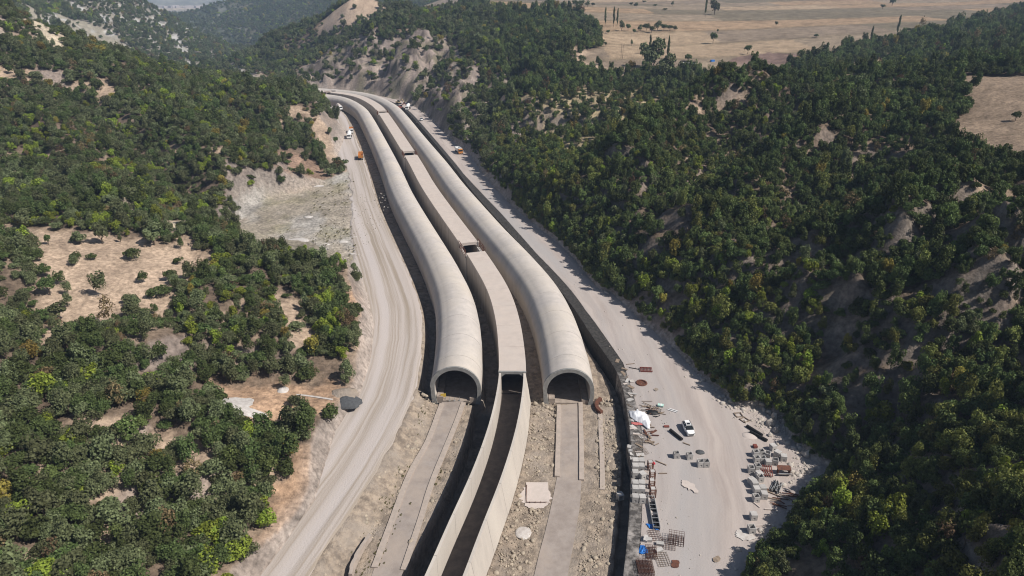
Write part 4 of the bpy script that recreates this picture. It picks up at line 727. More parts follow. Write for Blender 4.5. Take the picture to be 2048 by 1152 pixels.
cloth((*(24.93, 93.40), .1), [(-.9,.9),(0,.75),(.9,.7),(.8,.0),(1.5,-.9),(.5,-.6),(-.4,-.3)], .6, m_blue, 'tarpaulin', 12, label='upper blue tarpaulin crumpled at the end of the steel rack', cat='tarpaulin', group='blue tarpaulins beside the wall')
cloth((*(22.57, 88.13), .1), [(-.6,.3),(-.3,1.0),(.4,.9),(.8,0),(.7,-.9),(-.4,-1.1),(-.9,-.8)], .7, m_blue, 'tarpaulin', 15, label='lower blue tarpaulin bundled right beside the wall', cat='tarpaulin', group='blue tarpaulins beside the wall')
bdv = empty('insulation_board', (*(34.11, 131.20), .1), R(-18), label='pale green board with a white strip lying above the dark debris', cat='board')
MB().box((0,0,.25), (1.3,.9,.3)).build('green_panel', m_plast, bdv); MB().box((.05,0,.42), (.25,.9,.04)).build('white_strip', m_white, bdv)
blob((*(31.79, 128.64), .0), 1.6, .9, .6, m_dark, 'bin_bag_heap', 31, label='heap of black plastic bags between tarpaulin and brown scrap', cat='bag heap')
blob((*(39.01, 114.57), .0), 1.0, .8, .5, m_gravelpile, 'scrap_heap', 33, label='small dark scrap heap behind the right pair of boxes mid yard', cat='heap')
blob((*(51.16, 120.15), .0), 1.9, 1.3, .35, m_pad, 'sand_heap', 34, label='flat pale heap of sand left of the crossed black pipes', cat='heap')
flatpatch([(40.18, 92.56), (42.18, 91.84), (42.86, 90.66), (40.75, 90.07), (39.56, 91.36)], .2, m_lime, 'cement_spill', 3, label='white spilled cement around the open lone box', cat='spill')
flatpatch([(33.39, 105.79), (35.14, 104.92), (35.52, 102.52), (34.18, 102.94), (33.16, 104.35)], .2, m_pad, 'cement_spill', 3, label='thin pale streak of cement in the middle of the yard', cat='spill')
flatpatch([(34.01, 86.14), (35.10, 86.68), (35.31, 85.92), (34.54, 85.27), (34.01, 85.49)], .2, m_timber, 'mud_patch', 2, jag=.05, label='small round brown patch on the open lower yard', cat='mud patch')
flatpatch([(26.97, 85.70), (28.07, 85.70), (27.82, 84.20), (26.73, 84.20)], .2, m_rust, 'oil_stain', 2, jag=.1, label='dark brown oil stain right of the rebar meshes', cat='stain')
flatpatch([(33.79, 138.06), (34.51, 138.71), (34.99, 138.06), (34.27, 137.41)], .2, m_rub, 'mud_patch', 2, jag=.05, label='small brown patch on the yard below the rusty coil', cat='mud patch')
# planks, poles and offcuts
def plank(p, L_, w_, rz, m, lab, grp, h=.12, z_=.12, tilt=0, cat='plank'):
    o = MB().box((0,0,0), (L_, w_, h)).build(cat.replace(' ', '_'), m, loc=(*p, z_+h/2), rz=rz, label=lab, cat=cat, group=grp); o.rotation_euler.y = tilt; return o
GP = 'timber offcuts scattered over the yard'
for i in range(26):     # tangle of timber right of the wall top, by the white tarpaulin
    a = (31.07, 132.20); b2 = (32.81, 126.34); f_ = rnd.random(); p = (a[0]+(b2[0]-a[0])*f_+rnd.gauss(0,.9), a[1]+(b2[1]-a[1])*f_+rnd.gauss(0,.9))
    plank(p, rnd.uniform(.8,2.6), rnd.uniform(.08,.2), rnd.uniform(-.8,.6), rnd.choice([m_timber, m_rust, m_timber, m_dark]), 'loose plank in the tangle of timber beside the white tarpaulin', 'planks in the tangle beside the white tarpaulin', z_=.06+.25*rnd.random())
for i in range(22):
    a = (49.40, 102.52); p = (a[0]+rnd.uniform(-1,4.5), a[1]+rnd.uniform(-4.0,.8))
    plank(p, rnd.uniform(1.0,3.4), rnd.uniform(.08,.2), rnd.uniform(-1.0,.1), rnd.choice([m_timber, m_timber, m_rust]), 'loose plank in the spread of timber below the pole bundle', 'planks below the pole bundle', z_=.08+.12*rnd.random())
for i in range(14):
    a = (29.73, 120.50); p = (a[0]+rnd.uniform(-1.2,1.4), a[1]+rnd.uniform(-4,4))
    plank(p, rnd.uniform(.8,2.2), rnd.uniform(.1,.5), rnd.uniform(-1.5,1.5), rnd.choice([m_timber, m_rust]), 'scrap board on the strip beside the wall below the tarpaulin', 'scrap boards beside the wall', z_=.08+.2*rnd.random())
for i in range(16):
    q = rnd.uniform(0, 1); tq = nearest_t(*(24.83, 115.39))[0]+rnd.uniform(-4, 30); x_, y_ = mpt(tq, float(wall_s(tq))+rnd.uniform(.4, 2.2))
    plank((float(x_), float(y_)), rnd.uniform(.7,2.0), rnd.uniform(.06,.18), rnd.uniform(-1.5,1.5), rnd.choice([m_timber, m_pad]), 'thin offcut strewn on the top of the retaining wall', 'offcuts on the retaining wall top', z_=.2)
for i in range(20):
    tq = nearest_t(*(24.83, 115.39))[0]+rnd.uniform(-2, 34); x_, y_ = mpt(tq, float(wall_s(tq))+rnd.uniform(.5, 2.9))
    plank((float(x_), float(y_)), rnd.uniform(.9,2.2), rnd.uniform(.4,1.1), rnd.uniform(-1.5,1.5), rnd.choice([m_box, m_pad, m_lime, m_timber]), 'pale flat sheet or board dumped on the top of the retaining wall', 'pale sheets dumped on the wall top', h=.06, z_=.17+.06*rnd.random(), cat='board')
for p, L_, rz, m, lab in (((45.67, 98.99), 1.7, R(-62), m_pad, 'pale plank below the lone open box of the lower cluster'), ((36.83, 117.23), 1.6, R(-35), m_timber, 'thin dark plank lying below the white car'), ((30.22, 111.06), 2.4, R(-38), m_timber, 'thin pole right of the rusty cages'),
    ((29.98, 107.85), 1.6, 0, m_timber, 'short pole lying flat right of the second cage'), ((47.78, 97.81), 2.0, R(-5), m_pad, 'pale plank at the shaded edge of the yard'), ((45.04, 93.77), 3.0, R(3), m_pad, 'long thin plank pointing at the shaded slope'), ((36.33, 129.22), 2.2, R(-32), m_white, 'white tipped plank right of the debris pile'), ((36.75, 129.61), 2.0, R(-32), m_white, 'second white tipped plank right of the debris pile'),
    ((30.16, 149.81), 2.2, R(10), m_timber, 'dark board at the top of the yard against the wall'), ((30.69, 147.63), 2.6, R(-20), m_dark, 'black sheet end left of the red grating'), ((25.75, 98.86), 5.0, R(86), m_pad, 'long pale batten lying along the wall by the steel rack')):
    plank(p, L_, .2, rz, m, lab, GP)
for i, p in enumerate(((23.81, 90.19), (25.72, 89.27), (25.26, 87.79), (23.41, 90.42))):
    MB().box((0,0,.25), (1.3,.7,.5), rx=.05*i).build('concrete_block', m_box, loc=(*p, .06), rz=(-.05,-.2,.35,1.2)[i], label=('long pale concrete block between the two blue tarpaulins', 'pale block left of the low rusty rebar grid', 'tilted pale block below the low rusty rebar grid', 'small block end touching the wall between the tarpaulins')[i], cat='concrete block', group='loose concrete blocks among the rebar')
# ---------------- rocks ----------------
def rock_proto(seed):
    r_ = random.Random(seed); bmx = []; t_ = (1+5**.5)/2
    V = [Vector(v).normalized() for v in ((-1,t_,0),(1,t_,0),(-1,-t_,0),(1,-t_,0),(0,-1,t_),(0,1,t_),(0,-1,-t_),(0,1,-t_),(t_,0,-1),(t_,0,1),(-t_,0,-1),(-t_,0,1))]
    Fc = [(0,11,5),(0,5,1),(0,1,7),(0,7,10),(0,10,11),(1,5,9),(5,11,4),(11,10,2),(10,7,6),(7,1,8),(3,9,4),(3,4,2),(3,2,6),(3,6,8),(3,8,9),(4,9,5),(2,4,11),(6,2,10),(8,6,7),(9,8,1)]
    return np.array([tuple(v*r_.uniform(.65,1.15)) for v in V]), np.array(Fc)
RP = [rock_proto(i) for i in range(6)]
def rock_field(name, pts, m, **k):      # pts: x,y,z,size
    Vs, Fs = [], []; c0 = 0
    for i, (x_, y_, z_, s_) in enumerate(pts):
        V, Fc = RP[i % 6]; a = rng.uniform(0, 6.28); ca_, sa_ = math.cos(a), math.sin(a); sc3 = s_*rng.uniform(.7, 1.3, 3); Q = V*sc3
        Q = np.stack([Q[:,0]*ca_-Q[:,1]*sa_+x_, Q[:,0]*sa_+Q[:,1]*ca_+y_, Q[:,2]*.75+z_], 1); Vs.append(Q); Fs.append(Fc+c0); c0 += 12
    me = bpy.data.meshes.new(name); np_mesh(me, np.concatenate(Vs), np.concatenate(Fs), False); me.materials.append(m)
    o = bpy.data.objects.new(name, me); COL.objects.link(o); return tag(o, **k)
pts = []
for i in range(13000):
    t = rng.uniform(8, TP+2); k = rng.random()
    if k < .36: s_ = rng.uniform(4.6, 11)
    elif k < .74: s_ = rng.uniform(19.5, float(trench_s(t))-.2)
    elif k < .97: s_ = rng.uniform(-23, -17.8)
    else: s_ = rng.uniform(-11.2, -9.6)
    x_, y_ = mpt(t, s_)
    cl_ = vnoise(np.array([x_/4.]), np.array([y_/4.]), 77)[0]
    if rng.random() > .25+1.1*cl_: continue
    px_, py_ = (5.04, 105.79)
    if abs(x_-px_) < 3 and abs(y_-py_) < 4: continue
    sz = min(.6, .10*rng.pareto(2.3)+.07); zz = -2.95 if s_ > -17 else -2.95+max(0, (-18.4-s_))*.55
    pts.append((float(x_), float(y_), zz, sz))
rock_field('rubble_stones', pts, m_stone, kind='stuff', label='broken stones strewn over the valley floor in front of the portals')
m_stone2 = mat('pale_quarry_stone', (.50,.45,.40), (.34,.30,.26), .8, 1)
pts = []
E_ = np.array(YARD_EDGE)
for i in range(2600):
    j = rng.integers(0, len(E_)-1); f_ = rng.random(); p = E_[j]*(1-f_)+E_[j+1]*f_; off = rng.normal(0, 1.3); x_ = p[0]+off-.6; y_ = p[1]+rng.normal(0, 1.2)
    big = 1.0 if p[1] < 150 else .75
    pts.append((x_, y_, 0, big*min(.75, .08*rng.pareto(1.9)+.09)))
for i in range(700):
    a = (56.03, 125.03) if i % 2 else (56.37, 108.30); pts.append((a[0]+rng.normal(0, 2.2), a[1]+rng.normal(0, 2.2), 0.05, min(.7, .1*rng.pareto(2)+.1)))
P_ = np.array(pts); P_[:,2] = np.maximum(height(P_[:,0], P_[:,1]), 0.02); rock_field('edge_stones', P_.tolist(), m_stone2, kind='stuff', label='pale stones along the foot of the right slope')
pts = []
for i in range(1500):
    t = rng.uniform(2, TP+60); s_ = float(wall_s(t))+2.4+abs(rng.normal(0, 4.5)); x_, y_ = mpt(t, s_); pts.append((float(x_), float(y_), .06, min(.22, .04*rng.pareto(2.2)+.03)))
for i in range(500):
    j = rng.integers(0, 12); x_ = rng.uniform(-75, -52); y_ = rng.uniform(215, 300); pts.append((x_, y_, .1, rng.uniform(.08, .35)))
rock_field('yard_stones', pts, m_stone2, kind='stuff', label='small stones littering the storage yard')
for i, (p, s_, lab) in enumerate((((56.93, 124.10), 1.3, 'largest pale boulder at the head of the rock heap by the right slope'), ((58.48, 126.34), 1.0, 'upright pointed boulder above the rock heap'), ((57.25, 121.57), .9, 'round boulder at the foot of the rock heap'), ((55.46, 120.15), .7, 'small boulder right of the crossed pipes'), ((60.21, 116.55), .8, 'boulder where the pale bank meets the scrub'), ((60.57, 113.44), .9, 'boulder beside the brown shrub at the yard edge'), ((58.09, 104.63), .9, 'boulder in the shaded corner of the yard'), ((50.34, 139.15), .7, 'mossy boulder at the bend of the yard edge'))):
    V, Fc = RP[i % 6]; o = MB().add((V*s_*np.array([1, .9, 1.0 if i != 1 else 1.7])).tolist(), Fc.tolist()).build('boulder', m_stone2, loc=(p[0], p[1], .35*s_), rz=i, label=lab, cat='boulder', group='boulders along the right edge of the yard')
# ---------------- vehicles ----------------
def wheel(root, x_, y_, r_, w_=.25):
    o = MB().lathe([(r_*.6,-w_/2),(r_,-w_/2),(r_,w_/2),(r_*.6,w_/2)], 14, Matrix.Rotation(R(90), 4, 'Y')).build('wheel', m_tyre, root, loc=(x_, y_, r_))
    MB().lathe([(r_*.58,-w_/2-.01),(r_*.58,w_/2+.01)], 10, Matrix.Rotation(R(90), 4, 'Y')).build('rim', m_steel, o); return o
def hull(st):       # st: list of (y, zb, zt, wb, wt) stations
    V = []; Fc = []
    for y_, zb, zt_, wb, wt in st:
        V += [(-wb,y_,zb), (-wb*1.02,y_,(zb+zt_)/2), (-wt,y_,zt_-.06), (-wt+.08,y_,zt_), (wt-.08,y_,zt_), (wt,y_,zt_-.06), (wb*1.02,y_,(zb+zt_)/2), (wb,y_,zb)]
    n = len(st)
    for k in range(n-1):
        for i in range(8): Fc.append((k*8+i, k*8+(i+1) % 8, (k+1)*8+(i+1) % 8, (k+1)*8+i))
    return V, Fc+[tuple(range(8)), tuple((n-1)*8+i for i in range(8))]
def suv(p, rz, lab, z_=.09, detail=True):
    root = empty('parked_car', (*p, z_), rz, label=lab, cat='car')
    V, Fc = hull([(-2.2,.35,.75,.70,.62),(-2.1,.28,.88,.82,.76),(-1.3,.25,1.02,.91,.84),(-.9,.25,1.06,.92,.86),(1.9,.25,1.08,.92,.86),(2.15,.3,1.02,.86,.8),(2.22,.4,.9,.78,.72)])
    MB().add(V, Fc).build('body', m_white, root, smooth=False)
    V, Fc = hull([(-1.15,1.0,1.06,.82,.80),(-.35,1.0,1.56,.84,.66),(1.5,1.0,1.58,.84,.66),(2.05,1.0,1.12,.82,.76)]); MB().add(V, Fc).build('window_band', m_glass, root)
    MB().box((0,.65,1.605), (1.24,1.9,.05)).build('roof', m_white, root)
    MB().box((0,.3,1.64), (.75,.7,.02)).build('sunroof', m_glass, root)
    for sx in (-.58,.58): MB().bar((sx,-.25,1.68), (sx,1.5,1.68), .03, 4).build('roof_rail', m_dark, root)
    MB().box((0,-2.19,.55), (1.1,.06,.22)).build('grille', m_dark, root)
    for sx in (-1,1):
        MB().box((sx*.62,-2.14,.74), (.34,.12,.14)).build('headlight', m_glass, root); MB().box((sx*.99,-.75,1.08), (.18,.12,.14)).build('mirror', m_white, root)
        MB().box((sx*.7,2.2,.85), (.2,.06,.24)).build('tail_light', m_redsteel, root)
        for yy in (-1.35,1.35): wheel(root, sx*.82, yy, .36)
        for yy in (-.38,.6,1.5): MB().box((sx*.78,yy,1.3), (.06,.09,.52), ry=-sx*.3).build('pillar', m_white, root)
    return root
suv((38.25, 121.92), R(4), 'white car with dark roof glass parked on the open yard')
def truck(p, rz, lab, kind, cabm, bodym, z_=.1, grp=None):
    root = empty('mixer_truck' if kind == 'mixer' else 'dump_truck', (*p, z_), rz, label=lab, cat='truck', group=grp)
    MB().box((0,.6,.85), (1.0,8.0,.35)).build('chassis', m_dark, root)
    V, Fc = hull([(-3.9,.6,2.3,1.2,1.15),(-3.8,.6,2.9,1.22,1.12),(-2.2,.6,3.0,1.22,1.15)]); cab = MB().add(V, Fc).build('cab', cabm, root)
    MB().box((0,-3.93,2.1), (2.1,.08,.8)).build('windscreen', m_glass, cab)
    for sx in (-1,1): MB().box((sx*1.21,-3.1,2.15), (.05,.9,.65)).build('side_window', m_glass, cab)
    for sx in (-1,1):
        for yy in (-3.0,-1.4,2.2,3.5): wheel(root, sx*1.05, yy, .52, .35)
    if kind == 'mixer':
        Mx = Matrix.Translation((0,-1.7,2.1)) @ Matrix.Rotation(R(-76), 4, 'X')
        MB().lathe([(.5,0),(1.1,.6),(1.3,1.8),(1.25,3.2),(.85,5.0),(.55,5.8)], 16, Mx).build('drum', bodym, root, smooth=True)
        MB().box((0,4.3,2.6), (1.2,.9,1.2), taper=1.3).build('hopper', cabm, root); MB().box((0,-1.8,1.6), (1.8,.4,1.6)).build('drum_frame', m_dark, root)
    else:
        V = [(-1.15,-1.9,1.2),(1.15,-1.9,1.2),(1.15,4.3,1.2),(-1.15,4.3,1.2),(-1.3,-2.0,2.9),(1.3,-2.0,2.9),(1.3,4.4,2.7),(-1.3,4.4,2.7)]
        Vi = [(x_*.92, .5+(y_-.5)*.96+.2, (z2 if z2 > 2 else 1.4)) for x_, y_, z2 in V]
        Fc = [(0,1,2,3),(0,1,5,4),(1,2,6,5),(2,3,7,6),(3,0,4,7)]+[(8,9,10,11),(8,9,13,12),(9,10,14,13),(10,11,15,14),(11,8,12,15)]+[(4,5,13,12),(5,6,14,13),(6,7,15,14),(7,4,12,15)]
        MB().add(V+Vi, Fc).build('dump_body', bodym, root); MB().box((0,-2.5,3.1), (2.3,1.1,.08)).build('cab_guard', bodym, root)
    return root
GV = 'trucks on the haul road'
truck((-99.00, 416.10), R(8), 'white concrete mixer truck driving towards the camera on the haul road', 'mixer', m_white, m_white, grp=GV)
truck((-101.21, 432.13), R(12), 'orange tipped truck following close behind the white mixer truck', 'dump', m_white, m_orange, grp=GV)
truck((-81.69, 364.87), R(190), 'orange dump truck seen from behind beside the left tube', 'dump', m_white, m_orange, grp=GV)
truck((-127.45, 513.39), R(30), 'pale truck at the far bend of the haul road', 'mixer', m_white, m_pad, grp=GV)
GY = 'vehicles at the far end of the service road'
truck((-76.84, 513.39), R(-5), 'white mixer truck in the shade of the right slope', 'mixer', m_white, m_white, grp=GY)
suv((-61.79, 471.31), R(15), 'small white car at the far end beneath the shaded slope')
truck((-29.56, 377.45), R(20), 'orange truck with a white top parked at the bend of the service road', 'dump', m_orange, m_white, grp=GY)
def excavator(p, rz, lab, m):
    root = empty('excavator', (*p, .1), rz, label=lab, cat='excavator')
    for sx in (-1.1,1.1): MB().box((sx,0,.45), (.6,3.8,.9)).build('track', m_dark, root)
    MB().box((0,.3,1.5), (2.4,2.9,1.1)).build('body', m, root); MB().box((-.7,-.7,2.4), (.95,1.5,1.2)).build('cab', m_glass, root)
    MB().bar((.3,-1.0,1.8), (.3,-3.8,4.0), .28, 4).build('boom', m, root); a = MB().bar((.3,-3.8,4.0), (.3,-5.2,1.6), .2, 4).build('arm', m, root); MB().box((.3,-5.3,1.1), (1.0,.9,.9), taper=1.2).build('bucket', m_dark, a)
    return root
excavator((-87.45, 537.13), R(60), 'beige excavator at the far end of the service road below the cliff', mat('beige_paint', (.55,.42,.25)))
excavator((-83.06, 515.47), R(120), 'red excavator just in front of the beige one below the cliff', m_redsteel)
# ---------------- small works beyond: shed, poles ----------------
sh = (122.58, 493.46, 32.40); shd = empty('field_shed', (sh[0], sh[1], sh[2]), R(5), label='low field shed with a white roof at the edge of the tan field', cat='shed')
MB().box((0,0,1.1), (7,4,2.2)).build('wall', m_timber, shd); MB().box((0,-.3,2.5), (8.2,5.2,.25), rx=.08).build('roof', m_white, shd); MB().box((1.2,-2.03,.9), (1.6,.06,1.7)).build('door', m_dark, shd)
bb = (144.31, 514.49, 33.74); MB().box((0,0,.6), (3.0,1.8,1.2), taper=.9).build('water_tank', m_blue, loc=bb, rz=.3, label='small blue water tank right of the white roofed shed', cat='tank')
for p, lab in (((78.63, 509.43, 35.99), 'left bare pole standing in the scrub below the field'), ((77.97, 512.39, 36.36), 'right bare pole standing in the scrub below the field')):
    pr_ = empty('utility_pole', p, label=lab, cat='pole', group='pair of bare poles'); MB().bar((0,0,-1), (0,0,9.5), .16, 6, .1).build('post', m_timber, pr_); MB().box((0,0,8.8), (1.6,.12,.12)).build('crossarm', m_timber, pr_)
vl = MB()
vil = empty('village', (-1950,4700,-96), label='pale village houses on the hazy plain beyond the valley mouth', cat='village')
for i in range(60): MB().box((rnd.uniform(-700,600), rnd.uniform(-60,60), 5), (rnd.uniform(20,60), rnd.uniform(14,30), rnd.uniform(8,16)), rnd.uniform(0,3)).build('house', m_pad, vil)
# ---------------- trees and scrub ----------------
def leafmat(name, c, var=.35, sub=.0):
    m = bpy.data.materials.new(name); m.use_nodes = True; N = m.node_tree.nodes; Lk = m.node_tree.links; b = N['Principled BSDF']
    b.inputs['Roughness'].default_value = .75; b.inputs['Specular IOR Level'].default_value = .15
    oi = N.new('ShaderNodeObjectInfo'); g = N.new('ShaderNodeNewGeometry'); h = N.new('ShaderNodeHueSaturation')
    v = N.new('ShaderNodeMapRange'); v.inputs['To Min'].default_value = 1-var; v.inputs['To Max'].default_value = 1+var; Lk.new(oi.outputs['Random'], v.inputs[0])
    v2 = N.new('ShaderNodeMapRange'); v2.inputs['To Min'].default_value = .6; v2.inputs['To Max'].default_value = 1.4; Lk.new(g.outputs['Random Per Island'], v2.inputs[0])
    ml = N.new('ShaderNodeMath'); ml.operation = 'MULTIPLY'; Lk.new(v.outputs[0], ml.inputs[0]); Lk.new(v2.outputs[0], ml.inputs[1])
    hu = N.new('ShaderNodeMapRange'); hu.inputs['To Min'].default_value = .475; hu.inputs['To Max'].default_value = .515; Lk.new(oi.outputs['Random'], hu.inputs[0])
    Lk.new(hu.outputs[0], h.inputs['Hue']); Lk.new(ml.outputs[0], h.inputs['Value']); h.inputs['Color'].default_value = (*c, 1); Lk.new(h.outputs[0], b.inputs['Base Color'])
    tr_ = N.new('ShaderNodeBsdfTranslucent'); Lk.new(h.outputs[0], tr_.inputs['Color']); ms = N.new('ShaderNodeMixShader'); ms.inputs[0].default_value = .22
    Lk.new(b.outputs[0], ms.inputs[1]); Lk.new(tr_.outputs[0], ms.inputs[2]); Lk.new(ms.outputs[0], N['Material Output'].inputs['Surface']); return m
TINT = {'dark': (.076,.103,.034), 'mid': (.112,.146,.046), 'grey': (.122,.14,.066), 'olive': (.158,.17,.046), 'lime': (.19,.24,.035), 'gold': (.24,.20,.045), 'brown': (.16,.115,.06)}
LM = {k: leafmat('leaves_'+k, v) for k, v in TINT.items()}
m_bark = mat('bark', (.13,.10,.075), (.08,.06,.05), 3, 1, coord='object')
def crown(seed, rx, rz_, z0, nl, lobes, leaf, pw=1.0, narrow=False):
    r_ = np.random.default_rng(seed); L_ = []
    for i in range(lobes):
        a = r_.uniform(0, 6.28); d = rx*.66*math.sqrt(r_.random())*(0.35 if narrow else 1); zc = z0+rz_*(.35+1.3*(i+.5)/lobes if narrow else r_.uniform(.55, 1.5)); f_ = r_.uniform(.27, .58)
        if narrow: f_ *= (1-.55*abs((i+.5)/lobes-.4)*1.6)
        L_.append((d*math.cos(a), d*math.sin(a), zc, rx*f_, (rz_*.32 if narrow else rz_*f_)))
    n = nl; which = r_.integers(0, lobes, n); dirv = r_.normal(size=(n, 3)); dirv[:, 2] = np.abs(dirv[:, 2])*1.1-.35; dirv /= np.linalg.norm(dirv, axis=1)[:, None]
    A = np.array(L_)[which]; rad = r_.uniform(.72, 1.08, n)**1
    c_ = A[:, :3]+dirv*np.stack([A[:,3], A[:,3], A[:,4]], 1)*rad[:, None]
    # leaf sprays: small bent quads facing roughly outward
    nn = dirv+r_.normal(size=(n, 3))*.55; nn /= np.linalg.norm(nn, axis=1)[:, None]; u = np.cross(nn, r_.normal(size=(n, 3))); u /= np.linalg.norm(u, axis=1)[:, None]; v = np.cross(nn, u)
    s = leaf*r_.uniform(.6, 1.35, n)[:, None]
    V = np.stack([c_-u*s-v*s*.6, c_+u*s*.5-v*s+nn*s*.35, c_+u*s+v*s*.5, c_-u*s*.4+v*s*.9-nn*s*.3], 1).reshape(-1, 3)
    F_ = np.arange(n*4).reshape(n, 4); V[:, 2] = np.maximum(V[:, 2], .02)
    return V, F_
def crown_mesh(name, m, *a, **k):
    V, F_ = crown(*a, **k); me = bpy.data.meshes.new(name); np_mesh(me, V, F_, False); me.materials.append(m); return me
# unit crowns: radius 1, height about 1.9
SHAPE = [dict(rx=1.0, rz_=.95, z0=.05, nl=1250, lobes=10, leaf=.072), dict(rx=1.0, rz_=1.15, z0=.1, nl=1250, lobes=12, leaf=.072), dict(rx=1.05, rz_=.8, z0=.0, nl=1150, lobes=8, leaf=.075), dict(rx=.85, rz_=1.45, z0=.1, nl=1150, lobes=12, leaf=.068)]
PROTO = []      # (tint, shape, mesh)
for ti, (tn, _) in enumerate(TINT.items()):
    for si, s_ in enumerate(SHAPE):
        if tn in ('gold', 'brown') and si in (1, 2): continue
        a = dict(s_)
        if tn == 'brown': a['nl'] = 420
        PROTO.append((tn, si, crown_mesh('crown', LM[tn], 100*ti+si+1, **a)))
trunk_me = MB().bar((0,0,-.5), (.05,.02,.75), .09, 6, .055).bar((.05,.02,.7), (.35,.2,1.25), .045, 5, .02).bar((.05,.02,.7), (-.3,.15,1.2), .04, 5, .02).bar((.05,.02,.7), (.0,-.32,1.3), .04, 5, .02).mesh('trunk', m_bark)
# where the scrub grows
def veg_density(x_, y_, z_):
    e = 2.5; sl = np.hypot((height(x_+e, y_)-z_)/e, (height(x_, y_+e)-z_)/e)
    d = np.where(x_ < -20, 1.0, .97)+0*x_
    d = d*(1-.75*sstep(1.05, 1.6, sl)*np.where((x_ > 0) & (y_ < 450), .35, 1.0))
    nn_ = fbm(x_/16, y_/16, 3, 91); d = d*sstep(-.62, -.28, nn_+.10)*(1-.85*sstep(.24, .36, fbm(x_/9, y_/11, 4, 94)))
    ed = fbm(x_/5, y_/5, 2, 92)*2.2
    for nme, c_, de, fl, P in PATCH: d = np.minimum(d, de+(1-de)*sstep(-1.0, 1.2, sdist(x_, y_, P)-np.clip((y_-230)/60, 0, 5)*(de > 0)+ed*(1+y_/700)))
    dc = sdist(x_, y_, CORR); d = np.where(dc < np.where(x_ > 0, .45, 1.3), 0, d); d = d*np.where(x_ < 0, sstep(0, 5, dc), 1.0)
    d = np.where(sdist(x_, y_, MEADOW) < 1.0, .0, d)
    fr = sstep(650, 800, y_)*sstep(-.34, -.38, x_/y_); d = d*(1-.3*fr)*(1-.9*fr*sstep(.12, .26, fbm((x_+.5*y_)/15, (y_-.3*x_)/34, 4, 33)))
    d = np.where((y_ > 1100) & (x_ > -150) & (y_ < 2400), .0, d)
    d = np.where((z_ < -60) & (y_ > 2300), 0, d)
    return d
cand = []
y_ = 42.0
while y_ < 2600:
    dep = y_*.9+37; sp = 2.15 if y_ < 200 else 2.15+(y_-200)*.0025
    hw = dep*.80+6; xs = np.arange(-hw, hw, sp); xs = xs+rng.uniform(-.48, .48, len(xs))*sp; ys = y_+rng.uniform(-.48, .48, len(xs))*sp
    cand.append(np.stack([xs, ys, sp+0*xs], 1)); y_ += sp
y_ = 60.0; foot = []
while y_ < 330:       # finer growth on the young right hand slope
    dep = y_*.9+37; sp = 1.75+max(0, y_-150)*.004; xs = np.arange(8, dep*.80+6, sp); xs = xs+rng.uniform(-.5, .5, len(xs))*sp; ys = y_+rng.uniform(-.5, .5, len(xs))*sp
    foot.append(np.stack([xs, ys, (sp*.95+.25)*(.75+.35*vnoise(xs/14, ys/14, 98))], 1)); y_ += sp
big = np.concatenate(cand); fine = np.concatenate(foot)
bigk = ~((big[:,0] > 8) & (big[:,1] > 60) & (big[:,1] < 330)) | (rng.random(len(big)) < .18)
E2 = np.array([p for p in CORR if p[0] > -95 and p[1] > 60 and p[1] < 560 and (p[0]+.0 > -8-(p[1]-300)*.34)])
rim = []
for i in range(9000):
    t_ = rng.uniform(10, TEND); k_ = int(np.argmin(np.abs(tr-t_))); s_ = float(sr[k_])-2.4+rng.exponential(2.6)+.5; x0_, y0_ = mpt(t_, s_)
    if y0_ < 420: rim.append((float(x0_), float(y0_), rng.uniform(.55, 1.5)))
rim = np.array(rim); cand = [big[bigk], fine, rim]
cand = np.concatenate(cand); cz = height(cand[:,0], cand[:,1]); dn = veg_density(cand[:,0], cand[:,1], cz)
ok = rng.random(len(cand)) < dn; cand = cand[ok]; cz = cz[ok]
# keep what the valley view can show: drop plants behind the ridges
def visible(x_, y_, z_):
    vis = np.ones(len(x_), bool)
    for f_ in np.linspace(.06, .97, 34):
        hx, hy = x_*f_, y_*f_; hz = 90+(z_-90)*f_; i0 = np.clip(np.searchsorted(YR, hy), 0, len(YR)-1)
        j0 = np.clip(((hx/(YR[i0]*.93+38)+1)/2*(NC-1)).round().astype(int), 0, NC-1); vis &= (hy < 36) | (Z[i0, j0] < hz+.5)
    return vis
dep = cand[:,1]*math.cos(R(24.6))+(90-cz)*math.sin(R(24.6)); pxn = cand[:,0]/dep; pyn = (cand[:,1]*math.sin(R(24.6))-(90-cz)*math.cos(R(24.6)))/dep
marg = 9/np.maximum(dep, 1)
vis = visible(cand[:,0], cand[:,1], cz+6) & (np.abs(pxn) < .752+marg+.05) & (pyn > -.43-marg-.05)
cand, cz, dep, pxn, pyn = cand[vis], cz[vis], dep[vis], pxn[vis], pyn[vis]
n = len(cand); u1 = rng.random(n); right = cand[:,0] > -10
patchn = fbm(cand[:,0]/22, cand[:,1]/22, 3, 95); 
size = cand[:,2]*(.60+.55*rng.random(n)**2+.30*np.clip(patchn, -.5, .8))
size = size*np.where(right & (cand[:,1] < 420), .92, 1.0); size = np.clip(size, .7, 9)*(1-.35*sstep(600, 1500, cand[:,1]))
lim_w = np.clip(.10+.35*fbm(cand[:,0]/12, cand[:,1]/12, 3, 96), .01, .45)*np.where(cand[:,1] > 300, .5, 1)
k = rng.random(n); tint = np.where(u1 < .42, 0, np.where(u1 < .78, 1, 2)); tint = np.where(~right & (u1 > .45), 2, tint); tint = np.where(right & (tint == 2) & (k < .6), 0, tint)
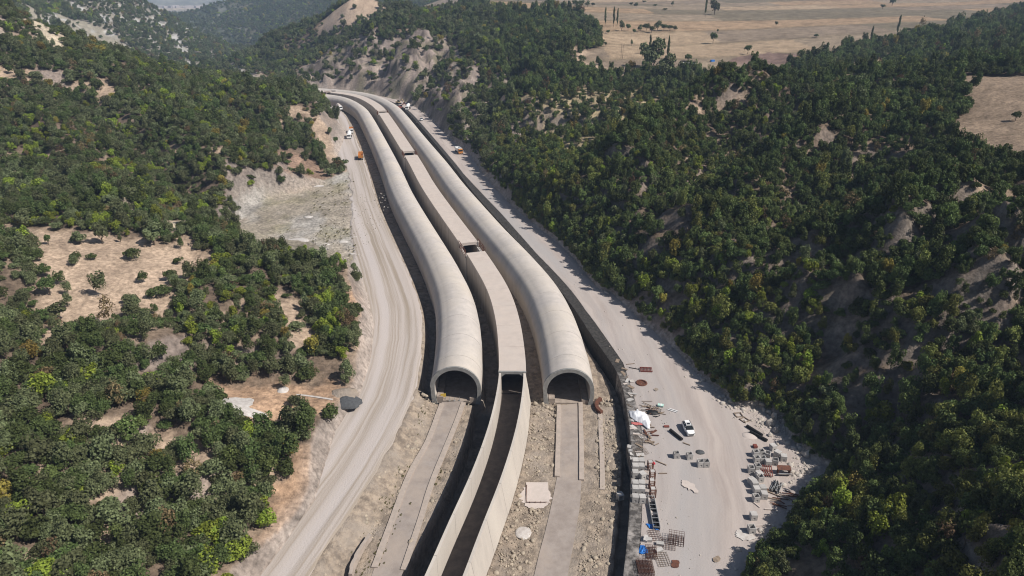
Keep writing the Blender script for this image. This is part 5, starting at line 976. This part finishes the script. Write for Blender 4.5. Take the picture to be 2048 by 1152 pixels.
tint = np.where(right & (cand[:,1] < 420) & (k > .55) & (k < .55+.34*sstep(-.3, .3, patchn)*np.where(cz > 27, .25, 1)), 3, tint); tint = np.where(right & (cz > 27) & (cand[:,1] < 420) & (tint != 0) & (rng.random(n) < .5), 0, tint); tint = np.where(k < lim_w*np.where(right, np.where(cz > 22, .25, .6), 1.1), 4, tint); tint = np.where((k > .988), 5, tint); tint = np.where((k > .965) & (k < .985), 6, tint)
TN = list(TINT); pi_ = np.zeros(n, int)
byt = {tn: [i for i, p in enumerate(PROTO) if p[0] == tn] for tn in TN}
rr = rng.random(n)
for i, tn in enumerate(TN):
    q = tint == i; L2 = np.array(byt[tn]); pi_[q] = L2[(rr[q]*len(L2)).astype(int)]
hsc = size*np.where(right, 1.0+.55*rng.random(n), .82+.35*rng.random(n)); rot = rng.uniform(0, 6.28, n)
infr = (np.abs(pxn) < .75) & (np.abs(pyn-0) < .42)
score = np.where(infr, size/dep, 0)*np.where(visible(cand[:,0], cand[:,1], cz+.5), 1, .3)
order = np.argsort(-score); NI = 285; solo = order[:NI]; rest = order[NI:]
side = lambda x_: 'left' if x_ < 0 else 'right'
desc = {'dark': 'dark green', 'mid': 'mid green', 'grey': 'grey green', 'olive': 'olive green', 'lime': 'yellow green', 'gold': 'golden yellow', 'brown': 'half withered brown'}
def make_tree(x_, y_, z_, r_, h_, a, proto, lab, grp, cat='bush', name='scrub_oak', trunk=True):
    root = empty(name, (x_, y_, z_-.15), a, label=lab, cat=cat, group=grp)
    c_ = bpy.data.objects.new('crown', PROTO[proto][2]); COL.objects.link(c_); c_.parent = root; c_.scale = (r_*rnd.uniform(.88, 1.18), r_*rnd.uniform(.88, 1.18), h_); c_.rotation_euler = (rnd.gauss(0, .07), rnd.gauss(0, .07), 0)
    if trunk: t_ = bpy.data.objects.new('trunk', trunk_me); COL.objects.link(t_); t_.parent = root; t_.scale = (r_, r_, h_*.8)
    return root, c_
reps = {}
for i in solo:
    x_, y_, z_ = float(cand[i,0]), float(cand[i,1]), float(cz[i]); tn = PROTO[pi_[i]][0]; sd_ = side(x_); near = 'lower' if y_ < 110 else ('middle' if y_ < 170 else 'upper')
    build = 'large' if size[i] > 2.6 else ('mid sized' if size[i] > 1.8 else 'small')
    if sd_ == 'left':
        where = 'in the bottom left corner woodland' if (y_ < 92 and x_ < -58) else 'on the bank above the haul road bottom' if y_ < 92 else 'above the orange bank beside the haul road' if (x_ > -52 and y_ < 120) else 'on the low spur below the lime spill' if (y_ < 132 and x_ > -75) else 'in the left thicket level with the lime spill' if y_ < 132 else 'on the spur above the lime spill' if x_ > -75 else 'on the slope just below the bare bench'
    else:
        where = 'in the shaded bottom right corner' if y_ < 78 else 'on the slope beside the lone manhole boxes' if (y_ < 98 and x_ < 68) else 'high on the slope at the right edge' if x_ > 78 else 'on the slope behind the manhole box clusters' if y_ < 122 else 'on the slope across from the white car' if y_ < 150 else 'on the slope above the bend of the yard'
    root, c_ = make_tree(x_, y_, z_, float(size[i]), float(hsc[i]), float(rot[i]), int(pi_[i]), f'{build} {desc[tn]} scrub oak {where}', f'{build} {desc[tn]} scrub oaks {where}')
    reps.setdefault(int(pi_[i]), c_)
for p in range(len(PROTO)):
    if p in reps: continue
    for i in rest:
        if pi_[i] == p and infr[i]:
            root, c_ = make_tree(float(cand[i,0]), float(cand[i,1]), float(cz[i]), float(size[i]), float(hsc[i]), float(rot[i]), p, f'{desc[PROTO[p][0]]} scrub oak standing in the crowded woodland on the {side(cand[i,0])} slope', f'{desc[PROTO[p][0]]} scrub oaks in the woodland')
            reps[p] = c_; rest = rest[rest != i]; break
# the remaining thousands: one object, crowns instanced on points
me = bpy.data.meshes.new('scrub_woodland'); m = len(rest); me.vertices.add(m)
me.vertices.foreach_set('co', np.stack([cand[rest,0], cand[rest,1], cz[rest]-.2], 1).astype(np.float32).ravel())
keys = sorted(reps); kmap = np.zeros(len(PROTO), int)
for i, q in enumerate(keys): kmap[q] = i
a_ = me.attributes.new('pick', 'INT', 'POINT'); a_.data.foreach_set('value', kmap[pi_[rest]].astype(np.int32))
a_ = me.attributes.new('size', 'FLOAT_VECTOR', 'POINT'); a_.data.foreach_set('vector', np.stack([size[rest]*rng.uniform(.85, 1.2, m), size[rest]*rng.uniform(.85, 1.2, m), hsc[rest]], 1).astype(np.float32).ravel())
a_ = me.attributes.new('turn', 'FLOAT_VECTOR', 'POINT'); a_.data.foreach_set('vector', np.stack([rng.normal(0, .09, m), rng.normal(0, .09, m), rot[rest]], 1).astype(np.float32).ravel())
wood = bpy.data.objects.new('scrub_woodland', me); COL.objects.link(wood); tag(wood, 'dense scrub oak woodland covering both valley sides and the far hills', None, None, 'stuff')
ng = bpy.data.node_groups.new('woodland', 'GeometryNodeTree'); ng.interface.new_socket('Geometry', in_out='INPUT', socket_type='NodeSocketGeometry'); ng.interface.new_socket('Geometry', in_out='OUTPUT', socket_type='NodeSocketGeometry')
G = ng.nodes; gi = G.new('NodeGroupInput'); go = G.new('NodeGroupOutput'); g2i = G.new('GeometryNodeGeometryToInstance'); iop = G.new('GeometryNodeInstanceOnPoints'); iop.inputs['Pick Instance'].default_value = True
for q in reversed(keys):
    oi = G.new('GeometryNodeObjectInfo'); oi.inputs['Object'].default_value = reps[q]; oi.transform_space = 'ORIGINAL'; oi.inputs['As Instance'].default_value = False; ng.links.new(oi.outputs['Geometry'], g2i.inputs[0])
def na(nm, ty):
    x_ = G.new('GeometryNodeInputNamedAttribute'); x_.data_type = ty; x_.inputs['Name'].default_value = nm; return x_.outputs['Attribute']
ng.links.new(gi.outputs[0], iop.inputs['Points']); ng.links.new(g2i.outputs[0], iop.inputs['Instance'])
ng.links.new(na('pick', 'INT'), iop.inputs['Instance Index']); ng.links.new(na('size', 'FLOAT_VECTOR'), iop.inputs['Scale']); ng.links.new(na('turn', 'FLOAT_VECTOR'), iop.inputs['Rotation'])
ng.links.new(iop.outputs[0], go.inputs[0]); md = wood.modifiers.new('woodland', 'NODES'); md.node_group = ng
print('trees', n, 'protos', len(PROTO), len(keys))
# poplars and single trees standing out
pop_me = crown_mesh('crown', LM['grey'], 901, rx=1.0, rz_=4.4, z0=.2, nl=1500, lobes=14, leaf=.13, narrow=True)
pop_me2 = crown_mesh('crown', LM['mid'], 907, rx=1.0, rz_=4.4, z0=.2, nl=1500, lobes=14, leaf=.13, narrow=True)
rnd_me = crown_mesh('crown', LM['dark'], 903, rx=1.0, rz_=1.0, z0=.6, nl=1100, lobes=10, leaf=.09)
rnd_me2 = crown_mesh('crown', LM['grey'], 905, rx=1.0, rz_=1.1, z0=.5, nl=1100, lobes=10, leaf=.09)
def lone(p, r_, h_, me_, lab, name='lone_tree', cat='tree', grp=None, hz=1.0):
    root = empty(name, (p[0], p[1], p[2]-.1), rnd.uniform(0, 6), label=lab, cat=cat, group=grp)
    c_ = bpy.data.objects.new('crown', me_); COL.objects.link(c_); c_.parent = root; c_.scale = (r_, r_, h_)
    t_ = bpy.data.objects.new('trunk', trunk_me); COL.objects.link(t_); t_.parent = root; t_.scale = (max(r_, 1.4), max(r_, 1.4), h_*.9); return root
GPp = 'poplars on the plateau'
for p, r_, h_, me_, lab in (((87.44, 686.01, 46.85), 2.0, 2.0, pop_me, 'left poplar of the three at the edge of the upper field'), ((94.92, 681.90, 46.23), 1.9, 2.1, pop_me, 'middle poplar of the three at the edge of the upper field'), ((98.88, 686.91, 46.35), 1.7, 1.9, pop_me, 'right poplar of the three at the edge of the upper field'),
    ((211.71, 804.68, 49.14), 2.2, 2.6, pop_me2, 'tall dark poplar standing alone in the upper field'), ((112.78, 519.19, 34.96), 2.0, 1.9, pop_me2, 'slim poplar rising from the grey willows'), ((101.77, 531.07, 36.52), 1.9, 1.7, pop_me, 'pale poplar left of the slim one above the willows'),
    ((329.22, 621.15, 42.92), 1.8, 2.0, pop_me, 'slim poplar at the far right of the fields'), ((298.81, 602.38, 37.28), 2.0, 1.8, pop_me, 'slim poplar above the right hand thicket'), ((141.05, 335.20, 42.22), 1.3, 1.2, pop_me, 'small thin poplar in the wooded hollow')):
    lone(p, r_, h_, me_, lab, 'poplar_tree', 'tree', GPp)
GF = 'single trees in the fields'
for p, r_, h_, me_, lab in (((228.08, 829.00, 49.48), 6.5, 6.0, rnd_me2, 'broad grey tree beside the tall dark poplar'), ((168.16, 604.13, 37.92), 2.9, 4.2, rnd_me, 'round topped tree alone in the middle of the tan field'), ((517.93, 1005.80, 52.24), 4.6, 4.4, rnd_me, 'dark round tree near the top edge of the fields'), ((475.87, 946.21, 50.91), 3.2, 2.6, rnd_me, 'lower dark tree left of the round one near the top edge'),
    ((258.31, 713.69, 44.65), 1.6, 2.2, rnd_me, 'small dark bush tree in the middle of the upper fields'), ((179.28, 546.56, 35.68), 2.6, 3.0, rnd_me, 'dark tree at the corner of the ploughed plot'), ((125.94, 511.38, 33.74), 3.0, 2.4, rnd_me, 'dark tree directly behind the white roofed shed'), ((188.21, 665.56, 42.14), 1.0, 1.6, rnd_me, 'tiny tree right of the round topped tree'),
    ((172.93, 237.24, 44.53), 1.4, 1.5, rnd_me, 'small conical bush on the bare hillside at the right edge'), ((148.60, 221.48, 40.63), 1.6, 1.3, rnd_me2, 'thin shrub low on the bare hillside at the right edge'), ((181.54, 279.72, 48.97), 1.3, 1.1, rnd_me2, 'small shrub near the top of the bare hillside'),
    ((95.81, 578.31, 38.63), 1.2, 1.9, rnd_me2, 'thin tree on the pale slope left of the willows'), ((72.65, 560.27, 39.86), 1.2, 1.6, rnd_me, 'small dark tree on the pale knoll'), ((180.56, 931.27, 53.87), 2.5, 1.6, rnd_me, 'low brown bush at the top edge of the field'), ((264.97, 631.78, 40.89), 2.6, 1.2, rnd_me2, 'low spreading bush in the tan field'), ((349.44, 640.63, 44.35), 1.8, 1.8, rnd_me, 'small dark bush near the right woodland')):
    lone(p, r_, h_, me_, lab, grp=GF)
for p, r_, h_, lab in (((92.15, 465.14, 30.68), 7.5, 8.5, 'large silvery willow crown in the hollow below the field'), ((96.23, 444.09, 28.83), 6.0, 6.5, 'second silvery willow in front of the large one'), ((90.87, 486.72, 32.86), 5.0, 6.0, 'silvery willow behind and left of the large one')):
    lone(p, r_, h_, rnd_me2, lab, 'willow_tree', 'tree', 'silvery willows in the hollow')
GB = 'single shrubs on the bare bench at the left'
for p, r_, h_, me_, lab in (((-149.70, 198.71, 19.01), 2.7, 2.4, rnd_me2, 'spreading tree with rusty leaf litter at the left end of the bench'), ((-134.48, 185.44, 18.84), 1.0, 1.5, rnd_me, 'tiny tree with a dark shadow on the bench'), ((-122.40, 190.96, 17.04), 2.4, 2.6, rnd_me2, 'tree with a pale bent trunk in the middle of the bench'), ((-109.01, 194.95, 15.19), 3.2, 2.6, rnd_me2, 'spreading tree with a black shadow at the right of the bench'),
    ((-127.32, 188.73, 17.89), 1.9, 1.5, rnd_me2, 'low bush left of the tree with the bent trunk'), ((-118.62, 194.01, 16.36), .7, 1.2, rnd_me2, 'thin sapling near the middle of the bench'), ((-108.98, 145.35, 14.36), 2.7, 1.9, rnd_me2, 'round grey bush alone on the pale slope below the bench'), ((-117.17, 150.13, 16.01), 1.0, .9, rnd_me, 'small dark bush left of the round grey bush'), ((-39.36, 123.24, 1.68), 1.9, 1.7, rnd_me, 'round bush beside the haul road below the gravel pile'), ((-117.55, 157.15, 16.09), 2.0, 2.3, rnd_me, 'narrow dark bush on the slope below the bench')):
    lone(p, r_, h_, me_, lab, 'shrub', 'shrub', GB)
for i, (a, b_) in enumerate((((1185,66),(1.6,1.8)),((1200,64),(2.2,2.2)),((1216,68),(1.8,1.6)),((1243,62),(3.0,3.4)),((1256,62),(2.4,2.8)),((1268,67),(1.8,1.8)),((1280,64),(2.6,2.4)),((1292,63),(3.2,3.2)),((1303,66),(2.8,2.8)),((1315,62),(3.6,3.4)),((1328,62),(3.2,2.8)),((1340,62),(3.0,2.4)),((1350,62),(2.4,1.8)),
    ((1094,12),(3.2,3.0)),((1104,14),(3.6,3.6)),((1128,12),(2.2,1.8)),((1150,14),(3.6,3.4)),((1162,16),(4.2,3.8)),((1175,14),(3.2,2.6)),((1186,14),(2.2,2.2)),((1262,12),(2.4,2.0)),((1272,15),(3.0,2.2)),((1288,6),(3.0,1.6)),((1330,22),(2.6,1.5)),((1345,12),(2.4,2.2)))):
    p = HEDGE[i]; lone(p, b_[0], b_[1], rnd_me if i % 3 else rnd_me2, 'bushy tree in the hedge between the upper strip fields' if i < 13 else 'bushy tree in the broken row along the top of the fields', 'hedge_tree', 'tree', 'hedge below the three poplars' if i < 13 else 'broken row of trees at the top of the fields')
# dry weeds on the valley floor edges
pts = []
V_, F_ = crown(777, 1.0, .5, -.1, 60, 4, .16)
Vs, Fs, c0 = [], [], 0
for (pp, nn_, sx, sy) in (((-23.52, 105.36), 60, 1.6, 5), ((-22.89, 92.93), 40, 1.2, 5), ((-14.74, 111.14), 10, .3, 2), ((-21.18, 130.43), 26, 1.3, 3.5), ((-25.87, 85.64), 24, 1.5, 3)):
    for i in range(nn_):
        t_, s_ = nearest_t(*pp); t_ += rng.normal(0, sy); s_ += rng.normal(0, sx*.6); s_ = min(s_, -9.8); x_, y_ = mpt(t_, s_); q = rng.uniform(.15, .4); zz = -2.95+max(0, (-18.4-s_))*.55
        Vs.append(V_*np.array([q, q, q])+np.array([float(x_), float(y_), zz])); Fs.append(F_+c0); c0 += len(V_)
for i in range(900):
    x_, y_ = rng.uniform(-90, -35), rng.uniform(190, 330); 
    if sdist(np.array([x_]), np.array([y_]), MEADOW)[0] > -1 or fbm(np.array([x_/9]), np.array([y_/12]), 4, 32)[0] < .0: continue
    q = rng.uniform(.15, .5); Vs.append(V_*np.array([q*1.4, q*1.4, q])+np.array([x_, y_, .0])); Fs.append(F_+c0); c0 += len(V_)
me = bpy.data.meshes.new('dry_weeds'); np_mesh(me, np.concatenate(Vs), np.concatenate(Fs), False); me.materials.append(leafmat('weed_leaves', (.20,.19,.09)))
o = bpy.data.objects.new('dry_weeds', me); COL.objects.link(o); tag(o, 'dry weeds and grass tufts on the verges', None, None, 'stuff')
# ---------------- haze ----------------
zt0, zb0 = max(float(Z.max()), 95)+6, min(float(Z.min()), -12)-1
hz_ = MB().box((0, (YR[-1]-150)/2+10, (zt0+zb0)/2), (2*float(X.max())+60, YR[-1]+190, zt0-zb0)).build('haze', None); hz_['kind'] = 'stuff'; hz_.location.z = 0
hm = bpy.data.materials.new('haze_air'); hm.use_nodes = True; hn = hm.node_tree.nodes; hn.remove(hn['Principled BSDF']); pv = hn.new('ShaderNodeVolumePrincipled'); pv.inputs['Color'].default_value = (.55,.72,1,1); pv.inputs['Density'].default_value = HAZE; pv.inputs['Anisotropy'].default_value = .0
hm.node_tree.links.new(pv.outputs[0], hn['Material Output'].inputs['Volume']); hz_.data.materials.append(hm)
